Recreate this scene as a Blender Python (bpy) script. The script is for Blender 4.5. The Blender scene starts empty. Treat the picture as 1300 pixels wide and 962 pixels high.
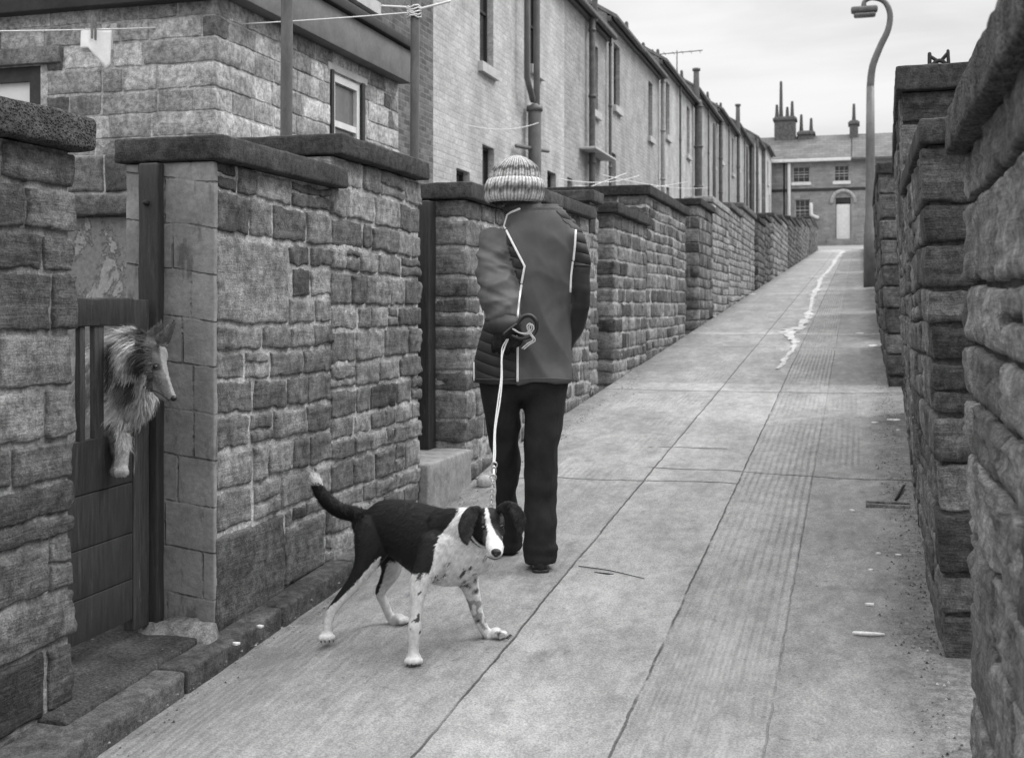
import bpy, math, random
import numpy as np
from mathutils import Vector, Matrix, noise
from mathutils.bvhtree import BVHTree
R = math.radians
SC = bpy.context.scene
COL = SC.collection
V = Vector
# ------------------------------------------------------------------ camera, world, sun, exposure
YAW = R(16.3)
cam_d = bpy.data.cameras.new('camera'); cam = bpy.data.objects.new('camera', cam_d); COL.objects.link(cam)
cam.location = (0, 0, 0); cam.rotation_euler = (R(90), 0, YAW)
cam_d.sensor_width = 36; cam_d.lens = 36*1500/1300; cam_d.shift_y = -0.0677
cam_d.clip_start = 0.05; cam_d.clip_end = 3000
cam_d.dof.use_dof = True; cam_d.dof.focus_distance = 4.6; cam_d.dof.aperture_fstop = 6.3
SC.camera = cam
SUN_EL, SUN_AZ = R(52), R(62)          # azimuth measured from +Y towards +X
sun_dir = V((math.sin(SUN_AZ)*math.cos(SUN_EL), math.cos(SUN_AZ)*math.cos(SUN_EL), math.sin(SUN_EL)))
sd = bpy.data.lights.new('sun', 'SUN'); sd.energy = 1.1; sd.angle = R(22); sd.color = (1, 1, 1)
so = bpy.data.objects.new('sun', sd); COL.objects.link(so); so.rotation_euler = sun_dir.to_track_quat('Z', 'Y').to_euler()
so.location = (5, 5, 20)
SC.view_settings.view_transform = 'Standard'; SC.view_settings.look = 'None'
SC.view_settings.exposure = 0.52; SC.view_settings.gamma = 1.0
SC.view_settings.use_curve_mapping = False

class G:
    """tiny node helper; every socket is a float"""
    def __init__(s, nt): s.nt = nt
    def n(s, t, **k):
        x = s.nt.nodes.new(t)
        for a, b in k.items(): setattr(x, a, b)
        return x
    def put(s, sock, v):
        if isinstance(v, (int, float)): sock.default_value = v
        elif isinstance(v, tuple): sock.default_value = v
        else: s.nt.links.new(v, sock)
    def m(s, op, a, b=0.0, c=0.0, clamp=False):
        x = s.n('ShaderNodeMath', operation=op, use_clamp=clamp)
        s.put(x.inputs[0], a); s.put(x.inputs[1], b); s.put(x.inputs[2], c); return x.outputs[0]
    def add(s, a, b): return s.m('ADD', a, b)
    def sub(s, a, b): return s.m('SUBTRACT', a, b)
    def mul(s, a, b): return s.m('MULTIPLY', a, b)
    def mad(s, a, b, c): return s.m('MULTIPLY_ADD', a, b, c)
    def step(s, v, lo, hi, a=0.0, b=1.0):
        x = s.n('ShaderNodeMapRange', interpolation_type='SMOOTHSTEP')
        s.put(x.inputs[0], v); s.put(x.inputs[1], lo); s.put(x.inputs[2], hi); s.put(x.inputs[3], a); s.put(x.inputs[4], b)
        return x.outputs[0]
    def scale(s, vec, sc):
        x = s.n('ShaderNodeMapping'); s.put(x.inputs[0], vec); x.inputs['Scale'].default_value = sc; return x.outputs[0]
    def noise(s, vec, sc, det=4, rough=.6, dist=0.0):
        x = s.n('ShaderNodeTexNoise'); s.put(x.inputs['Vector'], vec); x.inputs['Scale'].default_value = sc
        x.inputs['Detail'].default_value = det; x.inputs['Roughness'].default_value = rough
        x.inputs['Distortion'].default_value = dist; return x.outputs['Fac']
    def mix(s, f, a, b):
        x = s.n('ShaderNodeMix', data_type='FLOAT'); s.put(x.inputs[0], f); s.put(x.inputs[2], a); s.put(x.inputs[3], b); return x.outputs[0]
    def band(s, v, lo, hi, e=.01):
        return s.mul(s.step(v, lo-e, lo+e), s.step(v, hi-e, hi+e, 1.0, 0.0))
    def line(s, v, x0, w):
        return s.step(s.m('ABSOLUTE', s.sub(v, x0)), w*.35, w, 1.0, 0.0)

W = bpy.data.worlds.new('World'); SC.world = W; W.use_nodes = True
nt = W.node_tree; nt.nodes.clear(); g = G(nt)
sky = g.n('ShaderNodeTexSky', sky_type='NISHITA', sun_disc=False, sun_elevation=SUN_EL, sun_rotation=SUN_AZ)
bw = g.n('ShaderNodeRGBToBW'); nt.links.new(sky.outputs[0], bw.inputs[0])
tc = g.n('ShaderNodeTexCoord'); sep = g.n('ShaderNodeSeparateXYZ'); nt.links.new(tc.outputs['Generated'], sep.inputs[0])
z = g.m('MAXIMUM', sep.outputs[2], 0.0)
cl = g.noise(g.scale(tc.outputs['Generated'], (1.2, 1.2, 5.5)), 1.7, 6, .55, .3)
dome = g.mad(g.step(z, .18, .9), 15.5, 6.3)                       # an overcast dome brightens towards the zenith
cloud = g.mul(dome, g.step(cl, .32, .66, .76, 1.1))
lowb = g.step(g.m('ABSOLUTE', g.sub(z, .115)), .0, .07, .9, 1.0)
cloud = g.mul(cloud, lowb)
skyv = g.mix(.9, bw.outputs[0], cloud)
bg = g.n('ShaderNodeBackground'); nt.links.new(skyv, bg.inputs[0]); bg.inputs[1].default_value = .1
wo = g.n('ShaderNodeOutputWorld'); nt.links.new(bg.outputs[0], wo.inputs[0])

# ------------------------------------------------------------------ materials (the photograph is black and white)
MATS = {}
def mat_base(name, rough=.9, spec=.25):
    m = bpy.data.materials.new(name); m.use_nodes = True; nt = m.node_tree
    b = nt.nodes['Principled BSDF']; b.inputs['Roughness'].default_value = rough
    b.inputs['Specular IOR Level'].default_value = spec
    MATS[name] = m; g = G(nt)
    tc = g.n('ShaderNodeTexCoord')
    return m, g, b, tc.outputs['Object']
def bumped(g, b, h, dist, strength=1.0):
    x = g.n('ShaderNodeBump'); g.put(x.inputs['Height'], h); x.inputs['Distance'].default_value = dist
    x.inputs['Strength'].default_value = strength; g.nt.links.new(x.outputs[0], b.inputs['Normal'])
def tone_attr(g):
    a = g.n('ShaderNodeAttribute', attribute_name='tone'); return a.outputs['Fac']

def stone_mat(name, strata=.5, soot=.6, bump=.008, pits=0.0, k=1.0):
    m, g, b, co = mat_base(name, .88, .2)
    t = tone_attr(g)
    n1 = g.noise(co, 4.2, 6, .65)
    n2 = g.noise(co, 25, 8, .78)
    n3 = g.noise(g.scale(co, (1.6, 1.6, 17)), 1.9, 7, .72, .35)
    n4 = g.noise(co, 170, 3, .6)
    n5 = g.noise(g.scale(co, (1, 1, .6)), 8.5, 8, .78, .3)
    v = g.mul(t, g.step(n1, .28, .72, .66, 1.3))
    v = g.mul(v, g.step(n2, .32, .68, .5, 1.45))
    v = g.mul(v, g.step(n3, .28, .72, 1-.3*strata, 1+.28*strata))
    v = g.mul(v, g.step(n4, .32, .68, .74, 1.26))
    v = g.mul(v, g.step(n5, .53, .7, 1.0, 1-.62*soot))
    chis = g.noise(g.scale(co, (9, 9, 60)), 1.0, 4, .7, .8)
    v = g.mul(v, g.step(chis, .56, .7, 1.0, .68))
    v = g.mul(v, k*1.04)
    h = g.add(g.mul(n2, 1.1), g.add(g.mul(chis, -.5), g.add(g.mul(n3, strata*1.5), g.mul(n4, .3))))
    if pits:
        w = g.n('ShaderNodeTexVoronoi'); g.put(w.inputs['Vector'], co); w.inputs['Scale'].default_value = 120
        p = g.step(w.outputs['Distance'], .1, .55)
        v = g.mul(v, g.mad(p, 1.0*pits, 1-.65*pits)); h = g.add(h, g.mul(p, 1.3*pits))
    g.put(b.inputs['Base Color'], v)
    bumped(g, b, h, bump)
    return m
stone_mat('wall_stone', .6, .6)
stone_mat('strata_stone', .85, .6, .012)
stone_mat('dark_stone', .95, .6, .016)
stone_mat('coping_stone', .15, .5, .006)
stone_mat('rough_coping', .1, .5, .016, .75)
stone_mat('mortar', .1, .35, .006, 0, 1.0)
stone_mat('dressed_stone', .25, .5, .004)
stone_mat('paintwork_stone', .05, .25, .003)
stone_mat('kerb_stone', .1, .6, .009)

def plain(name, val, rough=.7, spec=.3, var=.25, sc=14, bump=.0, stretch=(1, 1, 1), streak=0.0, use_tone=False, metal=0.0):
    m, g, b, co = mat_base(name, rough, spec)
    co2 = g.scale(co, stretch)
    n = g.noise(co2, sc, 5, .65); n2 = g.noise(co2, sc*7, 3, .6)
    base = tone_attr(g) if use_tone else val
    v = g.mul(g.step(n, .3, .7, 1-var, 1+var), base)
    v = g.mul(v, g.step(n2, .3, .7, 1-var*.5, 1+var*.5))
    if streak:
        s = g.noise(g.scale(co, (34, 34, 2.6)), 1.0, 6, .75, .4)
        v = g.add(v, g.mul(g.step(s, .57, .72), streak))
    g.put(b.inputs['Base Color'], v)
    b.inputs['Metallic'].default_value = metal
    if bump: bumped(g, b, g.add(n, g.mul(n2, .5)), bump)
    return m
plain('dark_paint', .034, .55, .35, .3, 9, .002, (9, 9, .8), .05)
plain('worn_wood', .05, .75, .25, .35, 9, .003, (14, 14, 1), .2)
plain('bar_wood', .06, .7, .25, .35, 9, .003, (14, 14, 1), .12)
plain('dark_trim', .035, .6, .3, .25, 6, .002)
plain('grey_fascia', .16, .6, .3, .15, 5, .002)
plain('white_paint', .72, .5, .35, .08, 6, .001)
plain('off_white', .5, .6, .3, .12, 6, .001)
plain('blind_cloth', .72, .8, .2, .04, 4)
plain('glass_dark', .03, .12, .5, .2, 3)
plain('grey_glass', .12, .2, .5, .2, 3)
plain('pole_metal', .085, .45, .5, .25, 12, .001, (1, 1, .4))
plain('lamp_metal', .12, .5, .5, .2, 8, .001, (1, 1, .5))
plain('pipe_paint', .1, .5, .4, .3, 7, .001)
plain('pale_pipe', .3, .55, .4, .2, 7, .001)
plain('slate', .17, .75, .3, .25, 5, .004)
plain('chimney_brick', .12, .9, .2, .35, 7, .01)
plain('chimney_pot', .1, .8, .2, .3, 9, .004)
plain('line_cord', .75, .8, .2, .1, 60)
plain('cloth_white', .8, .9, .1, .06, 25, .002)
plain('peg_wood', .2, .8, .2, .2, 60)
plain('paper', .75, .8, .2, .15, 40)
plain('twig', .03, .9, .2, .3, 60)
plain('step_stone', .26, .9, .2, .25, 14, .004)
plain('pebble', .42, .85, .2, .2, 30, .002)
plain('rust_metal', .03, .7, .3, .4, 40, .002)
plain('leather', .02, .45, .5, .3, 40, .001)
plain('knit_glove', .02, .95, .1, .3, 120, .002)
plain('cord_pale', .5, .7, .2, .15, 200, .001)
plain('chain_steel', .5, .35, .5, .15, 60, 0, (1,1,1), 0, False, .6)
plain('skin', .3, .6, .3, .1, 20)
plain('eye_dark', .008, .1, .6, 0, 10)
plain('nose_dark', .012, .35, .5, .3, 120, .001)
plain('piping', .8, .6, .3, .05, 60)

# short hair and long fur take the tone of each lock
for nm, rg in (('fur', .62), ('short_coat', .58)):
    m, g, b, co = mat_base(nm, rg, .25)
    g.put(b.inputs['Base Color'], g.mul(tone_attr(g), g.step(g.noise(co, 60, 4, .6), .3, .7, .85, 1.15)))
    bumped(g, b, g.noise(g.scale(co, (1, 1, 2)), 260, 3, .7), .002)

def brick_mat(name, lo, hi, mortar, bw=.26, rh=.095, ms=.012, axis='Y', soot=.3, bump=.006):
    m, g, b, co = mat_base(name, .92, .15)
    sp = g.n('ShaderNodeSeparateXYZ'); g.put(sp.inputs[0], co)
    cb = g.n('ShaderNodeCombineXYZ'); g.put(cb.inputs[0], sp.outputs[1 if axis == 'Y' else 0]); g.put(cb.inputs[1], sp.outputs[2])
    nz = g.noise(co, 3, 2, .5)
    wv = g.n('ShaderNodeVectorMath', operation='ADD'); g.put(wv.inputs[0], cb.outputs[0])
    c2 = g.n('ShaderNodeCombineXYZ'); g.put(c2.inputs[0], g.mul(nz, .05)); g.put(c2.inputs[1], g.mul(nz, .03)); g.put(wv.inputs[1], c2.outputs[0])
    br = g.n('ShaderNodeTexBrick'); g.put(br.inputs['Vector'], wv.outputs[0])
    br.inputs['Scale'].default_value = 1.0; br.inputs['Brick Width'].default_value = bw; br.inputs['Row Height'].default_value = rh
    br.inputs['Mortar Size'].default_value = ms; br.inputs['Mortar Smooth'].default_value = .3; br.inputs['Bias'].default_value = 0
    br.inputs['Color1'].default_value = (lo, lo, lo, 1); br.inputs['Color2'].default_value = (hi, hi, hi, 1)
    br.inputs['Mortar'].default_value = (mortar, mortar, mortar, 1)
    v = br.outputs['Color']
    n1 = g.noise(co, 1.1, 5, .65); n2 = g.noise(co, 18, 5, .7); n3 = g.noise(g.scale(co, (1, 1, .3)), 3.1, 4, .6)
    v = g.mul(v, g.step(n1, .3, .7, .8, 1.15)); v = g.mul(v, g.step(n2, .3, .7, .75, 1.2))
    v = g.mul(v, g.step(n3, .55, .75, 1.0, 1-soot))
    g.put(b.inputs['Base Color'], v)
    bumped(g, b, g.add(g.mul(br.outputs['Fac'], -1.0), g.mul(n2, .8)), bump)
    return m
brick_mat('pale_masonry', .46, .56, .5, .3, .105, .012, 'Y', .12)
brick_mat('grey_masonry', .34, .44, .38, .3, .11, .014, 'Y', .3)
brick_mat('mid_masonry', .38, .47, .38, .28, .1, .014, 'Y', .25)
brick_mat('sooty_brick', .1, .2, .2, .23, .085, .012, 'Y', .35)
brick_mat('sooty_brick_end', .1, .2, .2, .23, .085, .012, 'X', .35)
brick_mat('far_masonry', .25, .34, .28, .4, .16, .015, 'X', .3)
brick_mat('house_end', .14, .24, .2, .3, .11, .014, 'X', .3)

# concrete lane
m, g, b, co = mat_base('lane_concrete', .85, .3)
sp = g.n('ShaderNodeSeparateXYZ'); g.put(sp.inputs[0], co); X, Y = sp.outputs[0], sp.outputs[1]
wn = g.sub(g.noise(co, 1.1, 3, .5), .5); wn2 = g.sub(g.noise(co, 9, 4, .65), .5)
xw = g.add(X, g.add(g.mul(wn, .014), g.mul(wn2, .02)))
yw = g.add(Y, g.add(g.mul(wn, .22), g.mul(wn2, .05)))
left = g.step(xw, -1.16, -1.14, 1.0, 0.0); ctr = g.band(xw, -1.15, -.64, .008); rib = g.band(xw, -.64, -.24, .01)
right = g.step(xw, -.25, -.23); dirt = g.step(g.add(X, g.mul(g.sub(g.noise(co, 3, 5, .7), .5), .5)), .02, .26)
ldirt = g.step(g.add(X, g.mul(g.sub(g.noise(co, 4, 5, .7), .5), .3)), -2.2, -1.9, 1.0, 0.0)
v = g.add(g.mul(left, .36), g.add(g.mul(ctr, .4), g.add(g.mul(rib, .38), g.mul(right, .33))))
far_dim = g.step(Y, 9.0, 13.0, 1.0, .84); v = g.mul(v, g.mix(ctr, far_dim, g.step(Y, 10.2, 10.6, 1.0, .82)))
v = g.add(v, g.mul(g.band(yw, 10.32, 10.8, .03), .07))
v = g.add(v, g.mul(g.mul(g.band(yw, 13.4, 14.1, .04), g.band(X, -.62, .03, .02)), .06))
v = g.add(v, g.mul(g.band(yw, 15.75, 16.0, .03), .09)); v = g.add(v, g.mul(g.band(yw, 25.0, 25.6, .06), .06))
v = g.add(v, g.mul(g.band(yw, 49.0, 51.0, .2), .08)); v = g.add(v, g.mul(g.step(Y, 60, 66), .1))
v = g.mul(v, g.step(g.noise(g.scale(co, (1, .45, 1)), 2.3, 6, .65), .3, .7, .82, 1.14))
v = g.mul(v, g.step(g.noise(g.scale(co, (1, .5, 1)), 16, 7, .75), .32, .7, .8, 1.16))
nf = g.noise(co, 150, 4, .75); v = g.mul(v, g.step(nf, .32, .68, .68, 1.3))
v = g.mul(v, g.step(g.noise(co, 31, 4, .7), .6, .72, 1.0, .6)); v = g.mul(v, g.step(g.noise(co, 4.3, 7, .75, .6), .56, .66, 1.0, .8)); v = g.mul(v, g.step(g.noise(g.scale(co, (1, .2, 1)), 6, 5, .7), .3, .7, .9, 1.1))
v = g.mul(v, g.mix(dirt, 1.0, g.step(g.noise(co, 28, 5, .8), .35, .65, .42, .82)))
v = g.mul(v, g.mix(ldirt, 1.0, g.step(g.noise(co, 24, 5, .8), .35, .65, .5, .9)))
brk = g.step(g.noise(co, 5, 3, .6), .36, .5)
cr = g.mul(g.line(xw, -1.15, .005), g.step(g.noise(co, 2.2, 3, .6), .3, .5, .45, 1.0))
cr = g.m('MAXIMUM', cr, g.mul(g.mul(g.line(xw, -.635, .005), .8), brk))
cr = g.m('MAXIMUM', cr, g.mul(g.line(xw, -.24, .004), g.mul(brk, .3)))
cr = g.m('MAXIMUM', cr, g.mul(g.line(yw, 6.58, .013), g.step(X, -.66, -.62, 1.0, 0.0)))
cr = g.m('MAXIMUM', cr, g.mul(g.line(g.add(yw, g.mul(X, .1)), 6.85, .015), g.step(X, -1.2, -1.15)))
cr = g.m('MAXIMUM', cr, g.mul(g.line(yw, 7.6, .018), g.mul(g.band(X, -1.3, -.8), brk)))
for yy in (10.3, 14.1, 15.72, 20.3, 25.0, 31.0, 38.0):
    cr = g.m('MAXIMUM', cr, g.mul(g.line(yw, yy, .02), .75))
crk = g.n('ShaderNodeTexVoronoi', feature='DISTANCE_TO_EDGE'); g.put(crk.inputs['Vector'], g.n('ShaderNodeTexCoord').outputs['Object']); crk.inputs['Scale'].default_value = .55
v = g.mul(v, g.mad(cr, -.66, 1.0))
g.put(b.inputs['Base Color'], v)
ph = g.mad(X, 2*math.pi/.036, g.mul(g.noise(g.scale(co, (1, .7, 1)), 2.6, 2, .5), 3.2))
ribm = g.m('MAXIMUM', rib, g.mul(g.band(X, -.25, .02, .03), g.mul(g.band(yw, 7.1, 10.3, .1), .55)))
ribm = g.m('MAXIMUM', ribm, g.mul(left, g.step(g.noise(co, 1.3, 2, .5), .45, .62, .0, .28)))
ribh = g.mul(g.m('SINE', ph), ribm)
hgt = g.add(g.mul(ribh, g.step(g.noise(co, 3.2, 4, .6), .35, .62, .3, .72)), g.add(g.mul(nf, .8), g.add(g.mul(g.noise(co, 12, 5, .7), 1.0), g.mul(cr, -2.5))))
bumped(g, b, hgt, .0085)
# ground of the yards and surroundings
m, g, b, co = mat_base('yard_ground', .95, .1)
v = g.mul(g.step(g.noise(co, 1.5, 6, .7), .3, .7, .7, 1.3), .13); v = g.mul(v, g.step(g.noise(co, 60, 4, .7), .3, .7, .6, 1.4))
g.put(b.inputs['Base Color'], v); bumped(g, b, g.noise(co, 40, 5, .7), .02)
m, g, b, co = mat_base('threshold_dirt', .95, .1)
v = g.mul(g.step(g.noise(co, 4, 6, .7), .3, .7, .6, 1.5), .075); v = g.mul(v, g.step(g.noise(co, 90, 4, .8), .3, .7, .5, 1.6))
v = g.add(v, g.mul(g.step(g.noise(co, 34, 2, .5), .72, .76), .22))
g.put(b.inputs['Base Color'], v); bumped(g, b, g.noise(co, 70, 5, .8), .016)
# white spill
m, g, b, co = mat_base('spill_white', .7, .3)
g.put(b.inputs['Base Color'], g.mul(g.step(g.noise(co, 7, 7, .75), .35, .6, .55, 1.1), .55)); bumped(g, b, g.noise(co, 30, 4, .6), .004)
# rendered and painted end of the pier, with scored joints
m, g, b, co = mat_base('scored_render', .85, .25)
sp = g.n('ShaderNodeSeparateXYZ'); g.put(sp.inputs[0], co); X, Z = sp.outputs[0], sp.outputs[2]
n = g.noise(co, 5, 5, .65); zz = g.add(Z, g.add(g.mul(n, .03), g.mul(X, .12)))
row = g.m('FLOOR', g.m('DIVIDE', zz, .165)); fr = g.m('FRACT', g.m('DIVIDE', zz, .165))
jl = g.step(g.m('ABSOLUTE', g.sub(fr, .5)), .465, .492)
off = g.m('FRACT', g.mul(g.m('SINE', g.mul(row, 12.9)), 43.7))
fx = g.m('FRACT', g.m('DIVIDE', g.add(X, g.mul(off, .21)), .21)); jv = g.step(g.m('ABSOLUTE', g.sub(fx, .5)), .472, .492)
j = g.mul(g.m('MAXIMUM', jl, jv), g.step(g.noise(co, 9, 4, .7), .4, .6, .1, 1.0))
soot_ = g.step(g.add(X, g.mul(g.sub(g.noise(g.scale(co, (1, 1, .6)), 7, 5, .7), .5), .22)), -2.27, -2.21, 1.0, .45)
v = g.mul(g.mul(tone_attr(g), soot_), g.step(n, .3, .7, .75, 1.2)); v = g.mul(v, g.step(g.noise(co, 50, 5, .7), .3, .7, .85, 1.12))
v = g.mul(v, g.step(g.noise(g.scale(co, (1, 1, .3)), 14, 4, .6), .56, .68, 1.0, .55)); v = g.mul(v, g.mad(j, -.4, 1.0))
g.put(b.inputs['Base Color'], v); bumped(g, b, g.add(g.mul(j, -1.2), g.mul(g.noise(co, 30, 5, .7), .8)), .006)
# flaking render on the yard wall behind the gate
m, g, b, co = mat_base('flaking_render', .9, .2)
n = g.noise(co, 3.2, 8, .72, .5); v = g.mix(g.step(n, .5, .56), .2, .3); v = g.mul(v, g.step(g.noise(co, 40, 5, .7), .3, .7, .8, 1.2))
g.put(b.inputs['Base Color'], v); bumped(g, b, g.add(g.mul(g.step(n, .5, .54), 1.0), g.mul(g.noise(co, 60, 4, .6), .4)), .006)
# slate with courses
m, g, b, co = mat_base('roof_slate', .7, .3)
sp = g.n('ShaderNodeSeparateXYZ'); g.put(sp.inputs[0], co)
cb = g.n('ShaderNodeCombineXYZ'); g.put(cb.inputs[0], g.add(sp.outputs[0], 0.0)); g.put(cb.inputs[1], sp.outputs[2])
br = g.n('ShaderNodeTexBrick'); g.put(br.inputs['Vector'], cb.outputs[0]); br.inputs['Scale'].default_value = 1; br.inputs['Brick Width'].default_value = .5
br.inputs['Row Height'].default_value = .22; br.inputs['Mortar Size'].default_value = .012
br.inputs['Color1'].default_value = (.11,)*3+(1,); br.inputs['Color2'].default_value = (.15,)*3+(1,); br.inputs['Mortar'].default_value = (.06,)*3+(1,)
v = g.mul(br.outputs['Color'], g.step(g.noise(co, .9, 5, .6), .3, .7, .8, 1.2)); g.put(b.inputs['Base Color'], v)
# jacket and trousers cloth
m, g, b, co = mat_base('jacket_nylon', .62, .35)
t = tone_attr(g); n = g.noise(co, 7, 4, .55, .6)
q = g.n('ShaderNodeAttribute', attribute_name='quilt').outputs['Fac']
sp = g.n('ShaderNodeSeparateXYZ'); g.put(sp.inputs[0], co)
qs = g.m('ABSOLUTE', g.m('SINE', g.mul(g.add(sp.outputs[2], g.mul(sp.outputs[0], .25)), math.pi/.042)))
g.put(b.inputs['Base Color'], g.mul(t, g.step(n, .3, .7, .85, 1.18)))
fold = g.noise(g.scale(co, (4, 4, 3)), 1.5, 2, .45, .5)
bumped(g, b, g.add(g.mul(g.mul(q, g.m('POWER', qs, .5)), .55), g.add(g.mul(fold, 1.3), g.mul(g.noise(co, 320, 2, .5), .03))), .014)
m, g, b, co = mat_base('trouser_cloth', .9, .15)
fold = g.noise(g.scale(co, (7, 7, 1.8)), 1.5, 3, .5, .8)
g.put(b.inputs['Base Color'], g.mul(g.step(g.noise(co, 9, 4, .6), .3, .7, .8, 1.25), .027)); bumped(g, b, g.add(fold, g.mul(g.noise(co, 500, 2, .5), .04)), .02)
# ribbed wool
m, g, b, co = mat_base('ribbed_wool', .95, .1)
a = g.n('ShaderNodeAttribute', attribute_name='quilt').outputs['Fac']
rb = g.m('ABSOLUTE', g.m('SINE', g.mul(a, math.pi)))
g.put(b.inputs['Base Color'], g.mul(g.mul(tone_attr(g), g.step(rb, 0, 1, .62, 1.08)), g.step(g.noise(co, 120, 3, .7), .3, .7, .75, 1.2)))
bumped(g, b, g.add(rb, g.mul(g.noise(co, 260, 3, .7), .5)), .006)

# ------------------------------------------------------------------ mesh helpers
class MB:
    def __init__(s): s.v, s.f, s.t, s.q, s.mi = [], [], [], [], []
    def add(s, vs, fs, tone=.2, mi=0, quilt=0.0):
        o = len(s.v); s.v.extend([tuple(p) for p in vs]); s.f.extend([tuple(i+o for i in f) for f in fs])
        s.t.extend(tone if isinstance(tone, (list, np.ndarray)) else [tone]*len(vs))
        s.q.extend(quilt if isinstance(quilt, (list, np.ndarray)) else [quilt]*len(vs))
        s.mi.extend([mi]*len(fs))
    def build(s, name, mats, root=None, smooth=True, label=None):
        o0 = V((0, 0, 0))
        r = root
        while r is not None: o0 = o0+r.location; r = r.parent
        me = bpy.data.meshes.new(name); me.from_pydata([(p[0]-o0.x, p[1]-o0.y, p[2]-o0.z) for p in s.v], [], s.f)
        for mn in (mats if isinstance(mats, (list, tuple)) else [mats]): me.materials.append(MATS[mn])
        me.attributes.new('tone', 'FLOAT', 'POINT').data.foreach_set('value', s.t)
        me.attributes.new('quilt', 'FLOAT', 'POINT').data.foreach_set('value', s.q)
        me.polygons.foreach_set('material_index', s.mi)
        me.polygons.foreach_set('use_smooth', [smooth]*len(s.f))
        me.update(); ob = bpy.data.objects.new(name, me); COL.objects.link(ob)
        if root is not None: ob.parent = root
        if label: ob['label'] = label
        return ob
def thing(name, label, cat, loc=(0, 0, 0), group=None):
    o = bpy.data.objects.new(name, None); COL.objects.link(o); o.location = loc; o.empty_display_size = .1
    o['label'] = label; o['category'] = cat
    if group: o['group'] = group
    return o
def single(mb, name, mats, label, cat, loc, group=None, smooth=True):
    """a thing that is one mesh with its origin at its base"""
    l = V(loc); mb.v = [(p[0]-l.x, p[1]-l.y, p[2]-l.z) for p in mb.v]
    o = mb.build(name, mats, None, smooth); o.location = l; o['label'] = label; o['category'] = cat
    if group: o['group'] = group
    return o
def struct(ob, kind='structure'): ob['kind'] = kind; return ob
def GZ(y): return .0691*y-1.42
def nz(x, y, z): return noise.noise(V((x, y, z)))
def fbm(x, y, z):
    return noise.noise(V((x, y, z)))+.5*noise.noise(V((2.1*x, 2.1*y, 2.1*z)))+.25*noise.noise(V((4.3*x, 4.3*y, 4.3*z)))
def box(mb, x0, x1, y0, y1, z0, z1, tone=.2, mi=0):
    vs = [(x, y, z) for z in (z0, z1) for y in (y0, y1) for x in (x0, x1)]
    mb.add(vs, [(0, 2, 3, 1), (4, 5, 7, 6), (0, 1, 5, 4), (2, 6, 7, 3), (0, 4, 6, 2), (1, 3, 7, 5)], tone, mi)
def rbox(mb, x0, x1, y0, y1, z0, z1, r=.01, seg=.05, amp=.003, fr=9, tone=.2, mi=0, shear=0.0, seed=0, fn=None):
    """rounded, slightly uneven block; shear slopes it with the lane"""
    D = [x1-x0, y1-y0, z1-z0]; r = min(r, min(D)*.45); n = [max(1, int(round((d-2*r)/seg))) for d in D]
    ax = []
    for k in range(3):
        a = [0, r*.3, r]+[r+(D[k]-2*r)*i/n[k] for i in range(1, n[k])]+[D[k]-r, D[k]-r*.3, D[k]]; ax.append(a)
    N = [len(a)-1 for a in ax]; idx = {}; vs = []; fs = []
    base = (x0, y0, z0)
    def vid(i, j, k):
        key = (i, j, k)
        if key not in idx:
            p = [ax[0][i], ax[1][j], ax[2][k]]; q = [min(max(p[m], r), D[m]-r) for m in range(3)]
            d = V((p[0]-q[0], p[1]-q[1], p[2]-q[2])); L = d.length
            w = V(q)+(d.normalized()*r if L > 1e-7 else V((0, 0, 0)))
            w = w+V(base); a = amp*fbm(w.x*fr+seed, w.y*fr, w.z*fr)
            nrm = (w-(V(base)+V(D)*.5)); nrm = V([nrm[m]/max(D[m], .01) for m in range(3)]); nrm = nrm.normalized() if nrm.length > 1e-6 else nrm
            w = w+nrm*a
            if shear: w.z += shear*(w.y-y0)
            if fn: w = fn(w)
            idx[key] = len(vs); vs.append(w)
        return idx[key]
    def face(fix, val, a, b, flip):
        for i in range(N[a]):
            for j in range(N[b]):
                q = []
                for (di, dj) in ((0, 0), (1, 0), (1, 1), (0, 1)):
                    t = [0, 0, 0]; t[fix] = val; t[a] = i+di; t[b] = j+dj; q.append(vid(*t))
                fs.append(tuple(q[::-1] if flip else q))
    face(2, 0, 0, 1, True); face(2, N[2], 0, 1, False); face(0, 0, 1, 2, True); face(0, N[0], 1, 2, False)
    face(1, 0, 0, 2, False); face(1, N[1], 0, 2, True)
    mb.add(vs, fs, tone, mi)
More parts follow.
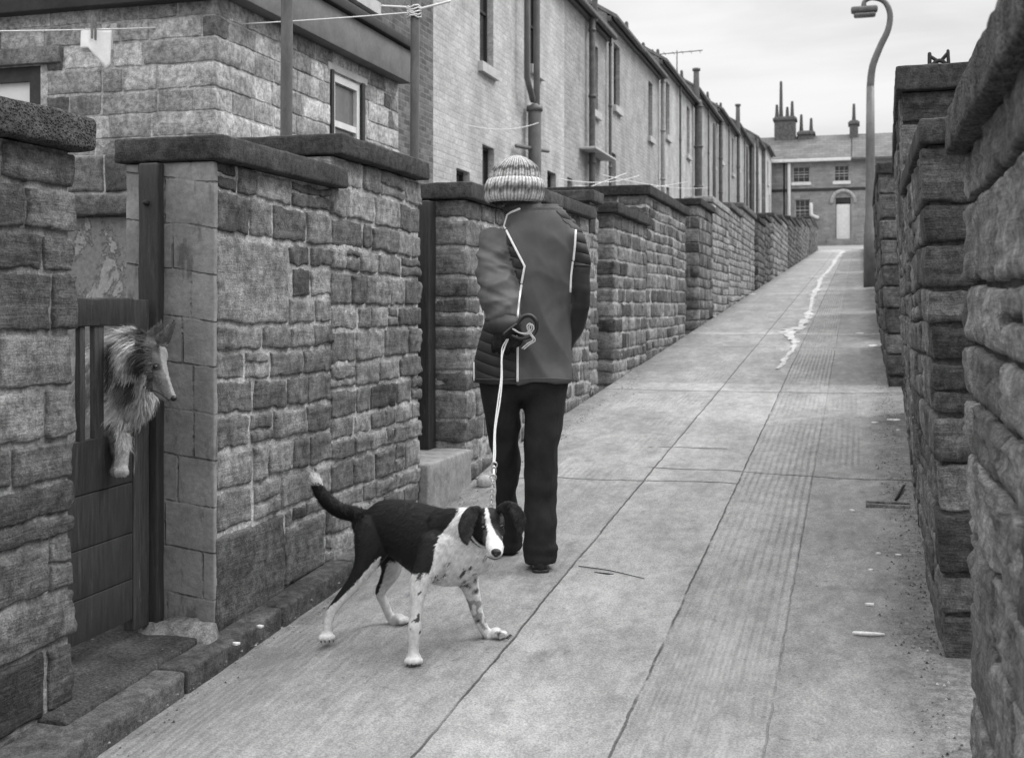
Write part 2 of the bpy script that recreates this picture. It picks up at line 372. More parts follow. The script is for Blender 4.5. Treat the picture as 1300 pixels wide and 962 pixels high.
def tube(mb, pts, n=12, tone=.2, mi=0, cap=True, sub=1, ref=None, quilt=0.0, round_cap=True):
    """pts: (point, ra[, rb]); ra across, rb along ref"""
    P = [(V(p[0]), p[1], p[2] if len(p) > 2 else p[1]) for p in pts]
    if sub > 1 and len(P) > 2:
        Q = []
        for i in range(len(P)-1):
            a, b_, c, d = P[max(i-1, 0)], P[i], P[i+1], P[min(i+2, len(P)-1)]
            for k in range(sub):
                t = k/sub
                f = lambda p0, p1, p2, p3: .5*((2*p1)+(p2-p0)*t+(2*p0-5*p1+4*p2-p3)*t*t+(3*p1-p0-3*p2+p3)*t**3)
                Q.append((f(a[0], b_[0], c[0], d[0]), max(f(a[1], b_[1], c[1], d[1]), .0005), max(f(a[2], b_[2], c[2], d[2]), .0005)))
        Q.append(P[-1]); P = Q
    if cap and round_cap:
        t0 = (P[0][0]-P[1][0]).normalized(); t1 = (P[-1][0]-P[-2][0]).normalized()
        def caps(p, t): return [(p[0]+t*min(p[1], p[2])*math.sin(a), p[1]*math.cos(a), p[2]*math.cos(a)) for a in (R(35), R(65), R(86))]
        P = caps(P[0], t0)[::-1]+P+caps(P[-1], t1)
    ref = V(ref) if ref is not None else V((-.2807, .9598, 0))
    vs, fs = [], []; A = None
    for i, (p, ra, rb) in enumerate(P):
        t = P[min(i+1, len(P)-1)][0]-P[max(i-1, 0)][0]
        if t.length < 1e-9: t = V((0, 0, 1))
        t.normalize(); r_ = ref if abs(t.dot(ref)) < .93 else V((0, 0, 1))
        a = t.cross(r_).normalized()
        if A is not None and a.dot(A) < 0 and abs(t.dot(ref)) >= .93: a = -a
        A = a; bb = a.cross(t).normalized()
        for k in range(n):
            w = 2*math.pi*k/n; vs.append(p+a*(ra*math.cos(w))+bb*(rb*math.sin(w)))
    L = len(P)
    for i in range(L-1):
        for k in range(n):
            k2 = (k+1) % n; fs.append((i*n+k, i*n+k2, (i+1)*n+k2, (i+1)*n+k))
    if cap: fs.append(tuple(range(n))[::-1]); fs.append(tuple((L-1)*n+k for k in range(n)))
    mb.add(vs, fs, tone, mi, quilt)
def ball(mb, c, rx, ry=None, rz=None, n=16, tone=.2, rot=None, mi=0):
    ry = ry or rx; rz = rz or rx; vs, fs = [], []
    for i in range(n//2+1):
        th = math.pi*i/(n//2)
        for k in range(n):
            ph = 2*math.pi*k/n; p = V((rx*math.sin(th)*math.cos(ph), ry*math.sin(th)*math.sin(ph), rz*math.cos(th)))
            if rot: p = rot @ p
            vs.append(V(c)+p)
    for i in range(n//2):
        for k in range(n): fs.append((i*n+k, (i+1)*n+k, (i+1)*n+(k+1) % n, i*n+(k+1) % n))
    mb.add(vs, fs, tone, mi)

# ------------------------------------------------------------------ masonry
def stones(mb, x, y0, y1, zt, t, side=1, h=(.09, .16), l=(.16, .42), prot=.02, amp=.006, tone=(.14, .3), res=.022, seed=1,
           lean=0.0, reserved=(), wav=.02, gap=.008, rnd=.022, near_tone=None, far_end=True, zb=None, open_=(), xf=None, grip=.5, skip_near=False):
    rg = random.Random(seed); L = y1-y0; s_end = L+t if far_end else L; s_beg = 0.0 if skip_near else -t
    xf = xf or (lambda y: x)
    def P(s, z, hh):
        if s < -1e-6: X, Y = xf(y0)+side*s, y0-hh
        elif s <= 1e-6: X, Y = xf(y0)+side*hh, y0-hh
        elif s < L-1e-6: X, Y = xf(y0+s)+side*hh, y0+s
        elif s <= L+1e-6: X, Y = xf(y1)+side*hh, y1+hh
        else: X, Y = xf(y1)-side*(s-L), y1+hh
        X += side*lean*(z-GZ(Y)); return (X, Y, z)
    def stone(s0, s1, z0, z1, tn, pr, am, sm):
        if s1-s0 < .03 or z1-z0 < .02: return
        sd = rg.random()*50; rr = min(rnd, (z1-z0)*.35, (s1-s0)*.35)
        def samp(a, b):
            m_ = max(1, int((b-a-2*rr)/res)); return [a, a+.25*rr, a+rr]+[a+rr+(b-a-2*rr)*i/m_ for i in range(1, m_)]+[b-rr, b-.25*rr, b]
        S, Z = samp(s0, s1), samp(z0, z1)
        for c in (0.0, L):
            if s0+.01 < c < s1-.01:
                j = min(range(1, len(S)-1), key=lambda q: abs(S[q]-c)); S[j] = c
        vs, ts = [], []
        tiltz = rg.uniform(-.004, .004); tilts = rg.uniform(-.006, .006)
        for zi in Z:
            for si in S:
                d1 = min(si-s0, s1-si); d2 = min(zi-z0, z1-zi)
                f1 = math.sqrt(max(0, 1-(1-min(d1/rr, 1))**2)); f2 = math.sqrt(max(0, 1-(1-min(d2/rr, 1))**2))
                edge = f1*f2
                jit = gap*1.1
                # ragged outline
                s2 = si+(jit*nz(si*14+sd, zi*14, 1.3)+jit*.5*nz(si*50, zi*50, sd))*(0 if abs(si) < 1e-6 or abs(si-L) < 1e-6 else 1); z2 = zi+jit*.8*nz(si*12, zi*14+sd, 7.7)+jit*.55*nz(si*48, zi*50, sd)
                z2 += wav*nz(si*.9+seed, zi*1.3, 3.1)
                if edge <= 0: hh = -.015
                else:
                    hh = edge*(pr+am*fbm(si*7+sd, zi*9, sd)+am*.8*sm*nz(si*3+sd, zi*55, 2.0)+tiltz*(zi-z0)/(z1-z0)+tilts*(si-s0)/(s1-s0))
                vs.append(P(s2 if not (abs(si) < 1e-6 or abs(si-L) < 1e-6) else si, z2, hh)); ts.append(tn)
        W = len(S); fs = []
        for i in range(len(Z)-1):
            for j in range(W-1):
                q = (i*W+j, i*W+j+1, (i+1)*W+j+1, (i+1)*W+j); fs.append(q if side > 0 else q[::-1])
        mb.add(vs, fs, ts)
    zb = min(GZ(y0), GZ(y1))-.05 if zb is None else zb
    cuts = sorted(set([zb, zt]+[q for r_ in reserved for q in (r_[2], r_[3])]))
    zs = []
    for a, b_ in zip(cuts[:-1], cuts[1:]):
        k = max(1, int(round((b_-a)/((h[0]+h[1])/2)))); ws = [rg.uniform(h[0], h[1]) for _ in range(k)]; sc = (b_-a)/sum(ws)
        q = a
        for w_ in ws: zs.append((q, q+w_*sc)); q += w_*sc
    for ci, (z0, z1) in enumerate(zs):
        zm = (z0+z1)/2
        s = s_beg; first = True
        ivals = []
        while s < s_end-1e-6:
            if first and t < .5 and not skip_near: e = rg.uniform(.12, l[1]*.9) if (ci % 2) else rg.uniform(.2, l[1])
            else:
                e = s+rg.uniform(*l)*(1 if rg.random() < .8 else .6)
                for c in (0.0, L):
                    if s < c < e+.08 and e < c+.1: e = c+rg.uniform(.12, l[1])
            e = min(e, s_end)
            if s_end-e < l[0]*.5: e = s_end
            ivals.append((s, e)); s = e; first = False
        for (a, e) in ivals:
            pieces = [(a, e)]
            for r_ in list(reserved)+list(open_):
                if r_[2]-.004 <= zm <= r_[3]+.004:
                    np_ = []
                    for (p, q) in pieces:
                        if q <= r_[0] or p >= r_[1]: np_.append((p, q))
                        else:
                            if r_[0]-p > .05: np_.append((p, r_[0]))
                            if q-r_[1] > .05: np_.append((r_[1], q))
                    pieces = np_
            for (p, q) in pieces:
                ym = y0+min(max((p+q)/2, 0), L)
                if z1 < GZ(ym)-.02: continue
                tn = rg.uniform(*tone)*(rg.choice([.5, .65, 1, 1, 1, 1.12]) if rg.random() < .5 else 1)
                if near_tone is not None and q <= .02: tn = near_tone*rg.uniform(.85, 1.15)  # near end face in its own tone; low values paint its shade into the stones
                sm = 1.5 if rg.random() < grip else .2
                hgt = z1-z0
                if hgt > .1 and rg.random() < .12 and res < .03:       # a split stone: two thin ones
                    zc = z0+hgt*rg.uniform(.4, .6)
                    stone(p+gap*.7, q-gap*.7, z0+gap*.7, zc-gap*.4, tn, prot*rg.uniform(.7, 1.2), amp, sm); stone(p+gap*.7, q-gap*.7, zc+gap*.4, z1-gap*.7, tn*.9, prot*rg.uniform(.7, 1.2), amp, sm)
                else: stone(p+gap*.7, q-gap*.7, z0+gap*.7, z1-gap*.7, tn, prot*rg.uniform(.6, 1.35), amp, sm)
    for r_ in reserved:
        stone(r_[0]+gap, r_[1]-gap, r_[2]+gap*.8, r_[3]-gap*.8, r_[4], prot*1.3, amp*.8, .6)
def core(mb, x, y0, y1, zt, t, side=1, lean=0.0, tone=.3, inset=.003, xf=None, bottom=-.4):
    xf = xf or (lambda y: x); n = max(2, int((y1-y0)/.5)); vs = []; fs = []
    for i in range(n+1):
        y = y0+inset+(y1-y0-2*inset)*i/n
        for (dx, zz) in ((0, GZ(y)+bottom), (0, zt-.002), (-t, zt-.002), (-t, GZ(y)+bottom)):
            vs.append((xf(y)+side*(dx-inset+(2*inset if dx < 0 else 0))+side*lean*(zz-GZ(y)), y, zz))
    for i in range(n):
        for k in range(4):
            a = i*4+k; b_ = i*4+(k+1) % 4; q = (a, b_, b_+4, a+4); fs.append(q if side < 0 else q[::-1])
    fs.append((0, 3, 2, 1) if side < 0 else (0, 1, 2, 3)); m_ = n*4; fs.append((m_, m_+1, m_+2, m_+3) if side < 0 else (m_, m_+3, m_+2, m_+1))
    mb.add(vs, fs, tone)
def coping(root, x, y0, y1, zt, t, side=1, th=.1, over=.06, tone=.06, mat='coping_stone', seg=.035, seed=0, lean=0.0, amp=.004, ln=(.75, 1.1), xf=None, yo=.05, jag=0.0, r=.011):
    rg = random.Random(seed+77); xf = xf or (lambda y: x); y = y0-yo
    while y < y1+yo-.01:
        e = min(y+rg.uniform(*ln), y1+yo)
        if y1+yo-e < .35: e = y1+yo
        mb = MB(); dx = side*lean*(zt-GZ((y+e)/2))
        xa = xf(y)+side*over+dx; xb = xf(y)-side*(t+.03)+dx; xe = xf(e)-xf(y)
        dz = rg.uniform(-.004, .004)
        fn = (lambda w, y=y, e=e, xe=xe: V((w.x+xe*(w.y-y)/(e-y), w.y, w.z)))
        rbox(mb, min(xa, xb), max(xa, xb), y+.003, e-.003, zt+.003+dz, zt+th+dz, r, seg, amp, 11, tone*rg.uniform(.85, 1.15), seed=seed+y, fn=fn)
        mb.build('coping_stone', mat, root); y = e
def yard_wall(secs, label, side=1, near=True, group='stone walls of the back yards', mats=('wall_stone', 'mortar'), name='yard_wall', **k):
    """secs: list of dict(x, y0, y1, zt, t, ...)"""
    s0 = secs[0]; root = thing(name, label, 'wall', (s0['x']-side*s0['t']/2, s0['y0'], GZ(s0['y0'])), group)
    A = MB(); B = MB()
    for i, s in enumerate(secs):
        p = dict(k); p.update(s)
        mi_ = p.pop('minset', .003); cop = p.pop('cop', {}); mt = p.pop('mtone', .3); x, y0, y1, zt, t = [p.pop(q) for q in ('x', 'y0', 'y1', 'zt', 't')]
        stones(A, x, y0, y1, zt, t, side, far_end=(i == len(secs)-1), **p)
        core(B, x, y0, y1, zt, t, side, p.get('lean', 0), mt, inset=mi_, xf=p.get('xf'))
        c = dict(th=.1, seed=i*3+int(y0*10)); c.update(cop)
        if c.pop('on', True): coping(root, x, y0, y1, zt, t, side, lean=p.get('lean', 0), xf=p.get('xf'), **c)
    A.build('stonework', mats[0], root); B.build('mortar', mats[1], root, False)
    return root

# ------------------------------------------------------------------ ground, lane
mb = MB(); ys = [-60, -20, -5, 0, 5, 10, 20, 30, 40, 55, 70, 85, 86, 140, 400, 1500]; xs = [-900, -60, -10, -6, -3, 0, 3, 10, 60, 900]
def gz2(y): return GZ(y) if y <= 86 else GZ(86)+.004*(y-86) if y < 140 else GZ(86)+.2
vs = [(x, y, gz2(y)-.10) for y in ys for x in xs]; n = len(xs)
mb.add(vs, [(j*n+i, j*n+i+1, (j+1)*n+i+1, (j+1)*n+i) for j in range(len(ys)-1) for i in range(n-1)], .13)
struct(mb.build('ground', 'yard_ground'))
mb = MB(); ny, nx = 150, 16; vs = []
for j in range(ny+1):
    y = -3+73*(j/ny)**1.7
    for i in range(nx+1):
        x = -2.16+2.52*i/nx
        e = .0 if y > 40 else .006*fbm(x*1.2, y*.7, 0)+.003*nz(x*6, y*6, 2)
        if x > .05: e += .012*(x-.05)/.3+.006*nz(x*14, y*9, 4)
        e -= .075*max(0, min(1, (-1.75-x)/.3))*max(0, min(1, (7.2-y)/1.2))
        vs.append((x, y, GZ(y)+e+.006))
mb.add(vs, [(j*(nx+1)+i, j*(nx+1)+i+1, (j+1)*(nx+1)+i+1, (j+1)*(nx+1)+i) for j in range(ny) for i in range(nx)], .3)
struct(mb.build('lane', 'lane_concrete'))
mb = MB(); box(mb, -30, 40, 70.02, 84.3, 2, 2.001); mb.v = [(p[0], p[1], GZ(p[1])+.01+(0 if i < 4 else .004)) for i, p in enumerate(mb.v)]
struct(mb.build('cross_street', 'step_stone', None, False))
# kerb, one stone after another
mb = MB(); y = 1.2; rg = random.Random(4)
while y < 5.66:
    e = min(y+rg.uniform(.6, .9), 5.68)
    rbox(mb, -2.3, -2.085-rg.uniform(0, .012), y+.004, e-.004, GZ(y)-.12, GZ(y)+.012, .014, .04, .006, 8, .1*rg.uniform(.8, 1.2), shear=.0691, seed=y); y = e
struct(mb.build('kerb', 'kerb_stone'))

# spill, running down the middle joint
mb = MB(); cx = [(11.9, -.74, .02), (12.6, -.74, .04), (13.6, -.72, .03), (14.3, -.70, .06), (15.0, -.76, .07), (15.7, -.86, .17), (16.3, -.86, .17), (17.0, -.76, .09), (18.5, -.73, .07), (20.2, -.76, .08), (22.0, -.8, .06), (24.0, -.84, .10), (26.0, -.86, .11), (28.5, -.86, .1), (31.0, -.92, .13), (34, -.92, .08), (38, -.86, .09), (43, -.83, .12), (50, -.85, .15), (58, -.8, .2), (66, -.75, .3)]
vs = []; fs = []; NN = 420
for i in range(NN+1):
    y = 11.9+54*(i/NN)**1.5
    for a, b_ in zip(cx[:-1], cx[1:]):
        if a[0] <= y <= b_[0]: t = (y-a[0])/(b_[0]-a[0]); c = a[1]+(b_[1]-a[1])*t; w = a[2]+(b_[2]-a[2])*t
    w0 = w*(1+.9*nz(3.1, y*3.0, 0)+.5*nz(5, y*9, 1)); w1 = w*(1+.9*nz(8.1, y*2.3, 4)+.5*nz(2, y*8, 6)); c += .03*nz(1, y*1.8, 9)
    vs += [(c-abs(w0)*.85, y, GZ(y)+.011), (c-abs(w0)*.4, y, GZ(y)+.018), (c+abs(w1)*.4, y, GZ(y)+.018), (c+abs(w1)*.85, y, GZ(y)+.011)]
for i in range(NN):
    yy = vs[i*4][1]; gap_ = noise.noise(V((4.4, yy*4.5, 1)))+.5*noise.noise(V((1, yy*11, 6)))
    for k in range(3):
        if not (k != 1 and gap_+.5*noise.noise(V((k*3.3, yy*7, 2))) < 0): fs.append((i*4+k, i*4+k+1, i*4+5+k, i*4+4+k))
mb.add(vs, fs, .6); single(mb, 'spill', 'spill_white', 'ragged white spill trailing down the middle of the lane', 'spill', (-.74, 11.9, GZ(11.9)))

# ------------------------------------------------------------------ LEFT WALLS
CT = .05
yard_wall([dict(x=-2.295, y0=-.6, y1=3.06, zt=.48, t=.34, h=(.1, .2), l=(.25, .6), prot=.011, amp=.006, tone=(.1, .24), res=.018, seed=11, mtone=.24, minset=.002, wav=.03, rnd=.009, gap=.011,
           cop=dict(tone=.1, mat='rough_coping', th=.105, over=.07, amp=.007, seg=.022, ln=(1.3, 1.8), r=.016))],
          'stone wall at far left with thick pitted coping, nearest the camera', mats=('strata_stone', 'mortar'))
yard_wall([dict(x=-2.2, y0=3.75, y1=4.72, zt=.53, t=.36, seed=21, reserved=[(-.02, .56, -.05, .27, .25), (-.12, .52, -1.17, -.8, .11), (.52, .9, -1.12, -.87, .15)], near_tone=.2, open_=[(-.42, -.012, -2, .6)], cop=dict(tone=.055, th=.092)),
           dict(x=-2.2, y0=4.72, y1=5.78, zt=.67, t=.46, seed=22, cop=dict(tone=.055, th=.095, yo=.02))],
          'light-jointed stone wall between the collie\'s gate and the second gateway, two-step coping', h=(.09, .15), l=(.14, .36), prot=.0105, amp=.0052, tone=(.12, .28), res=.013, wav=.03, gap=.0125, mtone=.4, rnd=.008, minset=.001)
# painted, scored pier end of that wall
B_root = [o for o in COL.objects if o.name.startswith('yard_wall')][-1]
mb = MB(); rbox(mb, -2.55, -2.19, 3.725, 3.752, GZ(3.72)-.1, .527, .008, .03, .005, 9, .54); mb.build('painted_end', 'scored_render', B_root)
mb = MB()
rbox(mb, -2.46, -2.17, 3.68, 3.76, GZ(3.7)-.04, GZ(3.7)+.06, .03, .02, .02, 9, .17, fn=lambda w: V((w.x+.05*max(0, (GZ(3.7)+.05-w.z)/.08), w.y-.07*max(0, (GZ(3.7)+.08-w.z)/.08), w.z)))
mb.build('mortar_fillet', 'mortar', B_root)
DK = dict(tone=.05)
yard_wall([dict(x=-2.2, y0=6.54, y1=7.9, zt=.64, t=.42, seed=31, cop=dict(tone=.07)), dict(x=-2.2, y0=7.9, y1=9.85, zt=.765, t=.42, seed=32, cop=dict(tone=.08)),
           dict(x=-2.2, y0=9.85, y1=10.16, zt=.92, t=.5, seed=33, cop=dict(tone=.08))],
          'stone wall beside and behind the walking person, coping in three steps', h=(.1, .17), l=(.16, .4), prot=.011, amp=.007, tone=(.11, .26), res=.024, gap=.013, rnd=.010, mtone=.38, minset=-.003)
yard_wall([dict(x=-2.2, y0=10.88, y1=12.68, zt=.9, t=.34, seed=41, near_tone=.05, cop=dict(tone=.06)), dict(x=-2.2, y0=12.68, y1=15.7, zt=1.24, t=1.25, seed=42, cop=dict(tone=.045, th=.11, ln=(.9, 1.3)))],
          'stone wall right of the person, low dark pier then a taller dark-coped part', h=(.1, .17), l=(.18, .42), prot=.013, amp=.008, tone=(.11, .26), res=.03, gap=.013, rnd=.012, mtone=.42, near_tone=.12, minset=-.002)
yard_wall([dict(x=-2.2, y0=17.0, y1=18.7, zt=1.5, t=.95, seed=51, near_tone=.09, cop=dict(tone=.045))], 'short stone wall with wide dark coping like a table top, midway up the lane',
          h=(.12, .2), l=(.2, .45), prot=.015, amp=.008, rnd=.014, tone=(.11, .24), res=.07, gap=.012, mtone=.25)
lt = dict(h=(.1, .16), l=(.18, .4), prot=.014, amp=.006, res=.1, gap=.01)
yard_wall([dict(x=-2.2, y0=18.7, y1=21.2, zt=1.68, t=.4, seed=61, cop=dict(tone=.3, over=.03)), dict(x=-2.2, y0=21.2, y1=23.5, zt=1.8, t=.4, seed=62, cop=dict(tone=.12)), dict(x=-2.2, y0=23.5, y1=26.6, zt=2.0, t=.4, seed=63, cop=dict(tone=.14))],
          'pale stepped stone wall beyond the wide dark coping', tone=(.22, .36), mtone=.36, **lt)
farw = [((27.5, 31.4, 2.24), (.09, .18), .05, 'dark sooty wall far up the lane after the pale one'), ((32.4, 39.5, 2.72), (.2, .34), .08, 'far wall whose near pier has pale quoins'),
        ((40.4, 48.0, 3.25), (.1, .2), .06, 'far wall, fourth before the top of the lane'), ((48.9, 57.5, 3.85), (.16, .3), .1, 'far wall just below the last one on the left'), ((58.4, 69.8, 4.6), (.12, .24), .1, 'last wall on the left at the top of the lane')]
for i, ((a, b_, zt), tn, ct, lab) in enumerate(farw):
    mid = (a+b_)/2
    yard_wall([dict(x=-2.2, y0=a, y1=mid, zt=zt-.22, t=.5, seed=70+i, near_tone=(.34 if i == 1 else .07), cop=dict(tone=ct, seg=.2, ln=(1.3, 2))), dict(x=-2.2, y0=mid, y1=b_, zt=zt, t=.45, seed=80+i, cop=dict(tone=ct, seg=.2, ln=(1.3, 2)))],
              lab, tone=tn, mtone=.2, h=(.14, .2), l=(.3, .55), prot=.02, amp=.006, res=.3, gap=.012)

# ------------------------------------------------------------------ RIGHT WALLS
rk = dict(side=-1, mats=('dark_stone', 'mortar'))
yard_wall([dict(x=.3, y0=-.8, y1=3.22, zt=.39, t=.4, seed=101, lean=.015, h=(.1, .24), l=(.28, .7), prot=.017, amp=.010, tone=(.15, .32), res=.016, wav=.04, rnd=.011, gap=.010, mtone=.06,
           cop=dict(tone=.11, mat='rough_coping', th=.115, over=.06, amp=.007, seg=.02, r=.014, ln=(1.3, 1.8)))],
          'rough stone wall along the right edge of the photo, nearest right', grip=.9, **rk)
def xr2(y): return .285 if y < 5.8 else .285+.02*(y-5.8)
yard_wall([dict(x=.285, y0=4.07, y1=5.85, zt=.535, t=.42, seed=111, lean=.04, xf=xr2, near_tone=.17, cop=dict(tone=.06, th=.085, over=.03, seg=.03)),
           dict(x=.285, y0=5.85, y1=9.25, zt=1.02, t=.62, seed=112, lean=.04, xf=xr2, cop=dict(tone=.055, th=.12, over=.035, ln=(1.2, 1.8)))],
          'dark stone wall right of the lane, stepping up to a high flat coping', h=(.1, .21), l=(.2, .5), prot=.015, amp=.008, tone=(.11, .24), res=.018, gap=.009, rnd=.009, mtone=.08, wav=.03, **rk)
yard_wall([dict(x=.275, y0=10.7, y1=14.2, zt=1.17, t=.5, seed=121, lean=.05, near_tone=.09, cop=dict(tone=.05, over=.03))],
          'dark stone wall behind the high coping on the right', h=(.16, .24), l=(.22, .5), prot=.015, amp=.008, tone=(.08, .17), res=.03, gap=.009, rnd=.011, mtone=.06, **rk)
rfar = [((15.1, 19.6, 1.65), 'right-hand wall in front of the street lamp'), ((20.4, 27.0, 2.2), 'right-hand wall ending beside the street lamp'), ((28.3, 36.5, 2.7), 'right-hand wall just past the street lamp'),
        ((37.4, 48.0, 3.3), 'right-hand wall second past the street lamp'), ((49.0, 69.8, 4.4), 'right-hand wall at the top of the lane')]
for i, ((a, b_, zt), lab) in enumerate(rfar):
    mid = (a+b_)/2; X_ = .3 if i < 1 else .42
    yard_wall([dict(x=X_, y0=a, y1=mid, zt=zt-.3, t=.45, seed=130+i, cop=dict(tone=.05, over=.03, seg=.2)), dict(x=X_, y0=mid, y1=b_, zt=zt, t=.4, seed=140+i, cop=dict(tone=.06, over=.03, seg=.2))],
              lab, tone=(.08, .16), mtone=.08, h=(.14, .2), l=(.3, .55), prot=.025, amp=.006, res=.25, gap=.012, lean=.02, **rk)
# iron bracket on the high coping, and a slab end behind it
mb = MB(); bx = .385; by = 6.15; bz = 1.145
tube(mb, [((bx-.045, by, bz), .011), ((bx-.045, by, bz+.11), .010)], 8); tube(mb, [((bx+.045, by, bz), .011), ((bx+.04, by, bz+.12), .008)], 8)
ringp = [((bx+.03*math.cos(a), by, bz+.045+.03*math.sin(a)), .011) for a in [2*math.pi*i/12 for i in range(13)]]
tube(mb, ringp, 8, cap=False); rbox(mb, bx-.06, bx+.06, by-.03, by+.03, bz-.004, bz+.014, .004, .03, 0)
tube(mb, [((bx-.045, by, bz+.1), .009), ((bx-.01, by, bz+.075), .009)], 6); tube(mb, [((bx+.04, by, bz+.11), .009), ((bx+.01, by, bz+.075), .009)], 6)
single(mb, 'iron_bracket', 'rust_metal', 'small forked iron bracket with a hole, standing on the high right-hand coping', 'bracket', (bx, by, bz))
mb = MB(); rbox(mb, .57, 1.1, 6.3, 6.9, 1.135, 1.34, .02, .05, .006, 8, .06)
mb.v = [(p[0], p[1], p[2]+(p[0]-.57)*.5-(.0 if p[2] > 1.2 else (p[0]-.57)*.5)) for p in mb.v]
single(mb, 'coping_block', 'coping_stone', 'dark wedge of stone on the high coping, beside the nearest right wall', 'stone block', (.8, 6.6, 1.14))

# ------------------------------------------------------------------ gateways on the left
# gateway one: threshold, timber post, half-open-barred gate
mb = MB(); rbox(mb, -3.0, -2.2, 2.92, 3.77, GZ(3)-.1, GZ(3)+.022, .015, .03, .010, 6, .08, shear=.0691)
single(mb, 'threshold_slab', 'threshold_dirt', 'dark gritty slab in front of the collie\'s gate', 'slab', (-2.6, 3.3, GZ(3.3)))
def post(x0, x1, y0, y1, z0, z1, label, extra=True):
    r = thing('gate_post', label, 'gate post', ((x0+x1)/2, (y0+y1)/2, z0), 'timber gate posts')
    mb = MB(); rbox(mb, x0, x1, y0, y1, z0, z1, .008, .08, .003, 7); mb.build('post', 'dark_paint', r)
    if extra:
        mb = MB(); rbox(mb, x0-.035, x0-.001, y0+.02, y1-.012, z0, z1-.004, .004, .1, .002, 9); mb.build('rebate_strip', 'dark_paint', r)
    return r
r = post(-2.467, -2.388, 3.675, 3.722, GZ(3.65)+.02, .523, 'dark painted timber post right of the collie, fixed to the pier', False)
mb = MB()
zz, xx = .38, -2.43; tube(mb, [((xx, 3.675, zz), .012), ((xx, 3.665, zz), .010)], 8)
mb.build('bolt_head', 'rust_metal', r)
post(-2.475, -2.37, 6.40, 6.52, GZ(6.4)+.12, .63, 'dark timber post of the second gateway, left of the person')
GX = -2.42
gr = thing('garden_gate', 'dark boarded gate with open barred top, the collie leaning through it', 'gate', (GX, 3.3, GZ(3.3)+.06))
gb = -1.085; bt = -.434
mb = MB()
for (z0, z1) in ((gb, gb+.14), (gb+.143, gb+.30), (gb+.303, gb+.475), (gb+.478, bt)):
    rbox(mb, GX-.012, GX+.012, 2.9, 3.556, z0, z1, .003, .12, .0015, 8, shear=.02)
mb.build('boarding', 'dark_paint', gr)
mb = MB(); rbox(mb, GX-.03, GX+.014, 3.56, 3.655, gb-.03, .035, .005, .06, .003, 9); mb.build('stile', 'worn_wood', gr)
mb = MB(); rbox(mb, GX-.03, GX+.012, 2.82, 2.898, gb-.03, .035, .005, .06, .003, 9); mb.build('stile', 'worn_wood', gr)
mb = MB(); rbox(mb, GX-.016, GX+.018, 2.901, 3.557, -.055, .04, .006, .04, .003, 6, fn=lambda w: V((w.x, w.y, w.z-(.022*((w.y-3.2)/.3)**2 if w.z > 0 and w.y < 3.35 else 0)))); mb.build('top_rail', 'dark_paint', gr)
for yb in (3.373, 3.285, 3.15, 3.03):
    mb = MB(); wb = .026 if yb > 3.3 else .014; rbox(mb, GX-.010, GX+.010, yb-wb, yb+wb, bt+.002, -.052, .003, .1, .002, 9); mb.build('bar', 'bar_wood', gr)
# gateway two: raised stone step
mb = MB(); rbox(mb, -2.7, -2.15, 5.79, 6.52, GZ(5.8)-.1, GZ(6.1)+.19, .014, .04, .004, 7, .26)
for i in range(26):
    rgx = random.Random(i)
single(mb, 'doorstep', 'step_stone', 'pale raised stone step in the second gateway', 'step', (-2.4, 6.15, GZ(6.1)))
mb = MB(); rbox(mb, -2.63, -2.6, 5.79, 6.39, GZ(6)+.2, .38, .004, .1, .002)
single(mb, 'plank_gate', 'dark_paint', 'dark boarded gate set back in the second gateway', 'gate', (-2.62, 6.1, GZ(6)+.18))
# further gates: dark doors set back between piers
for (a, b_, zt, lab) in ((10.17, 10.87, .8, 'dark door in the gap left of the dark pier'), (15.71, 16.98, 1.3, 'dark door before the wide dark coping'), (26.62, 27.48, 1.9, 'dark door far up the lane after the pale wall'),
                        (31.42, 32.38, 2.3, 'dark door beside the pale quoined pier'), (39.52, 40.38, 2.9, 'small far door, second from the top'), (48.02, 48.88, 3.4, 'small far door near the top of the lane')):
    mb = MB(); y = a
    while y < b_-.01: rbox(mb, -2.5, -2.47, y+.002, min(y+.12, b_)-.002, GZ(b_)+.02, zt, .004, .4, 0); y += .12
    single(mb, 'yard_door', 'dark_paint', lab, 'door', (-2.48, (a+b_)/2, GZ(a)), 'doors in the yard walls')

# ------------------------------------------------------------------ houses
def facade_faces(mb, P, u0, u1, z0, z1, opens, dep, tone=.3, mi=0, flip=False):
    us = sorted(set([u0, u1]+[q for o in opens for q in o[:2]])); zs = sorted(set([z0, z1]+[q for o in opens for q in o[2:4]]))
    def quad(a): mb.add(a, [(0, 1, 2, 3) if not flip else (3, 2, 1, 0)], tone, mi)
    for i in range(len(us)-1):
        for j in range(len(zs)-1):
            um, zm = (us[i]+us[i+1])/2, (zs[j]+zs[j+1])/2
            if any(o[0] < um < o[1] and o[2] < zm < o[3] for o in opens): continue
            quad([P(us[i], zs[j], 0), P(us[i+1], zs[j], 0), P(us[i+1], zs[j+1], 0), P(us[i], zs[j+1], 0)])
    for o in opens:
        a, b_, c, d = o[:4]
        quad([P(a, c, 0), P(a, d, 0), P(a, d, -dep), P(a, c, -dep)]); quad([P(b_, c, -dep), P(b_, d, -dep), P(b_, d, 0), P(b_, c, 0)])
        quad([P(a, d, 0), P(b_, d, 0), P(b_, d, -dep), P(a, d, -dep)]); quad([P(a, c, -dep), P(b_, c, -dep), P(b_, c, 0), P(a, c, 0)])
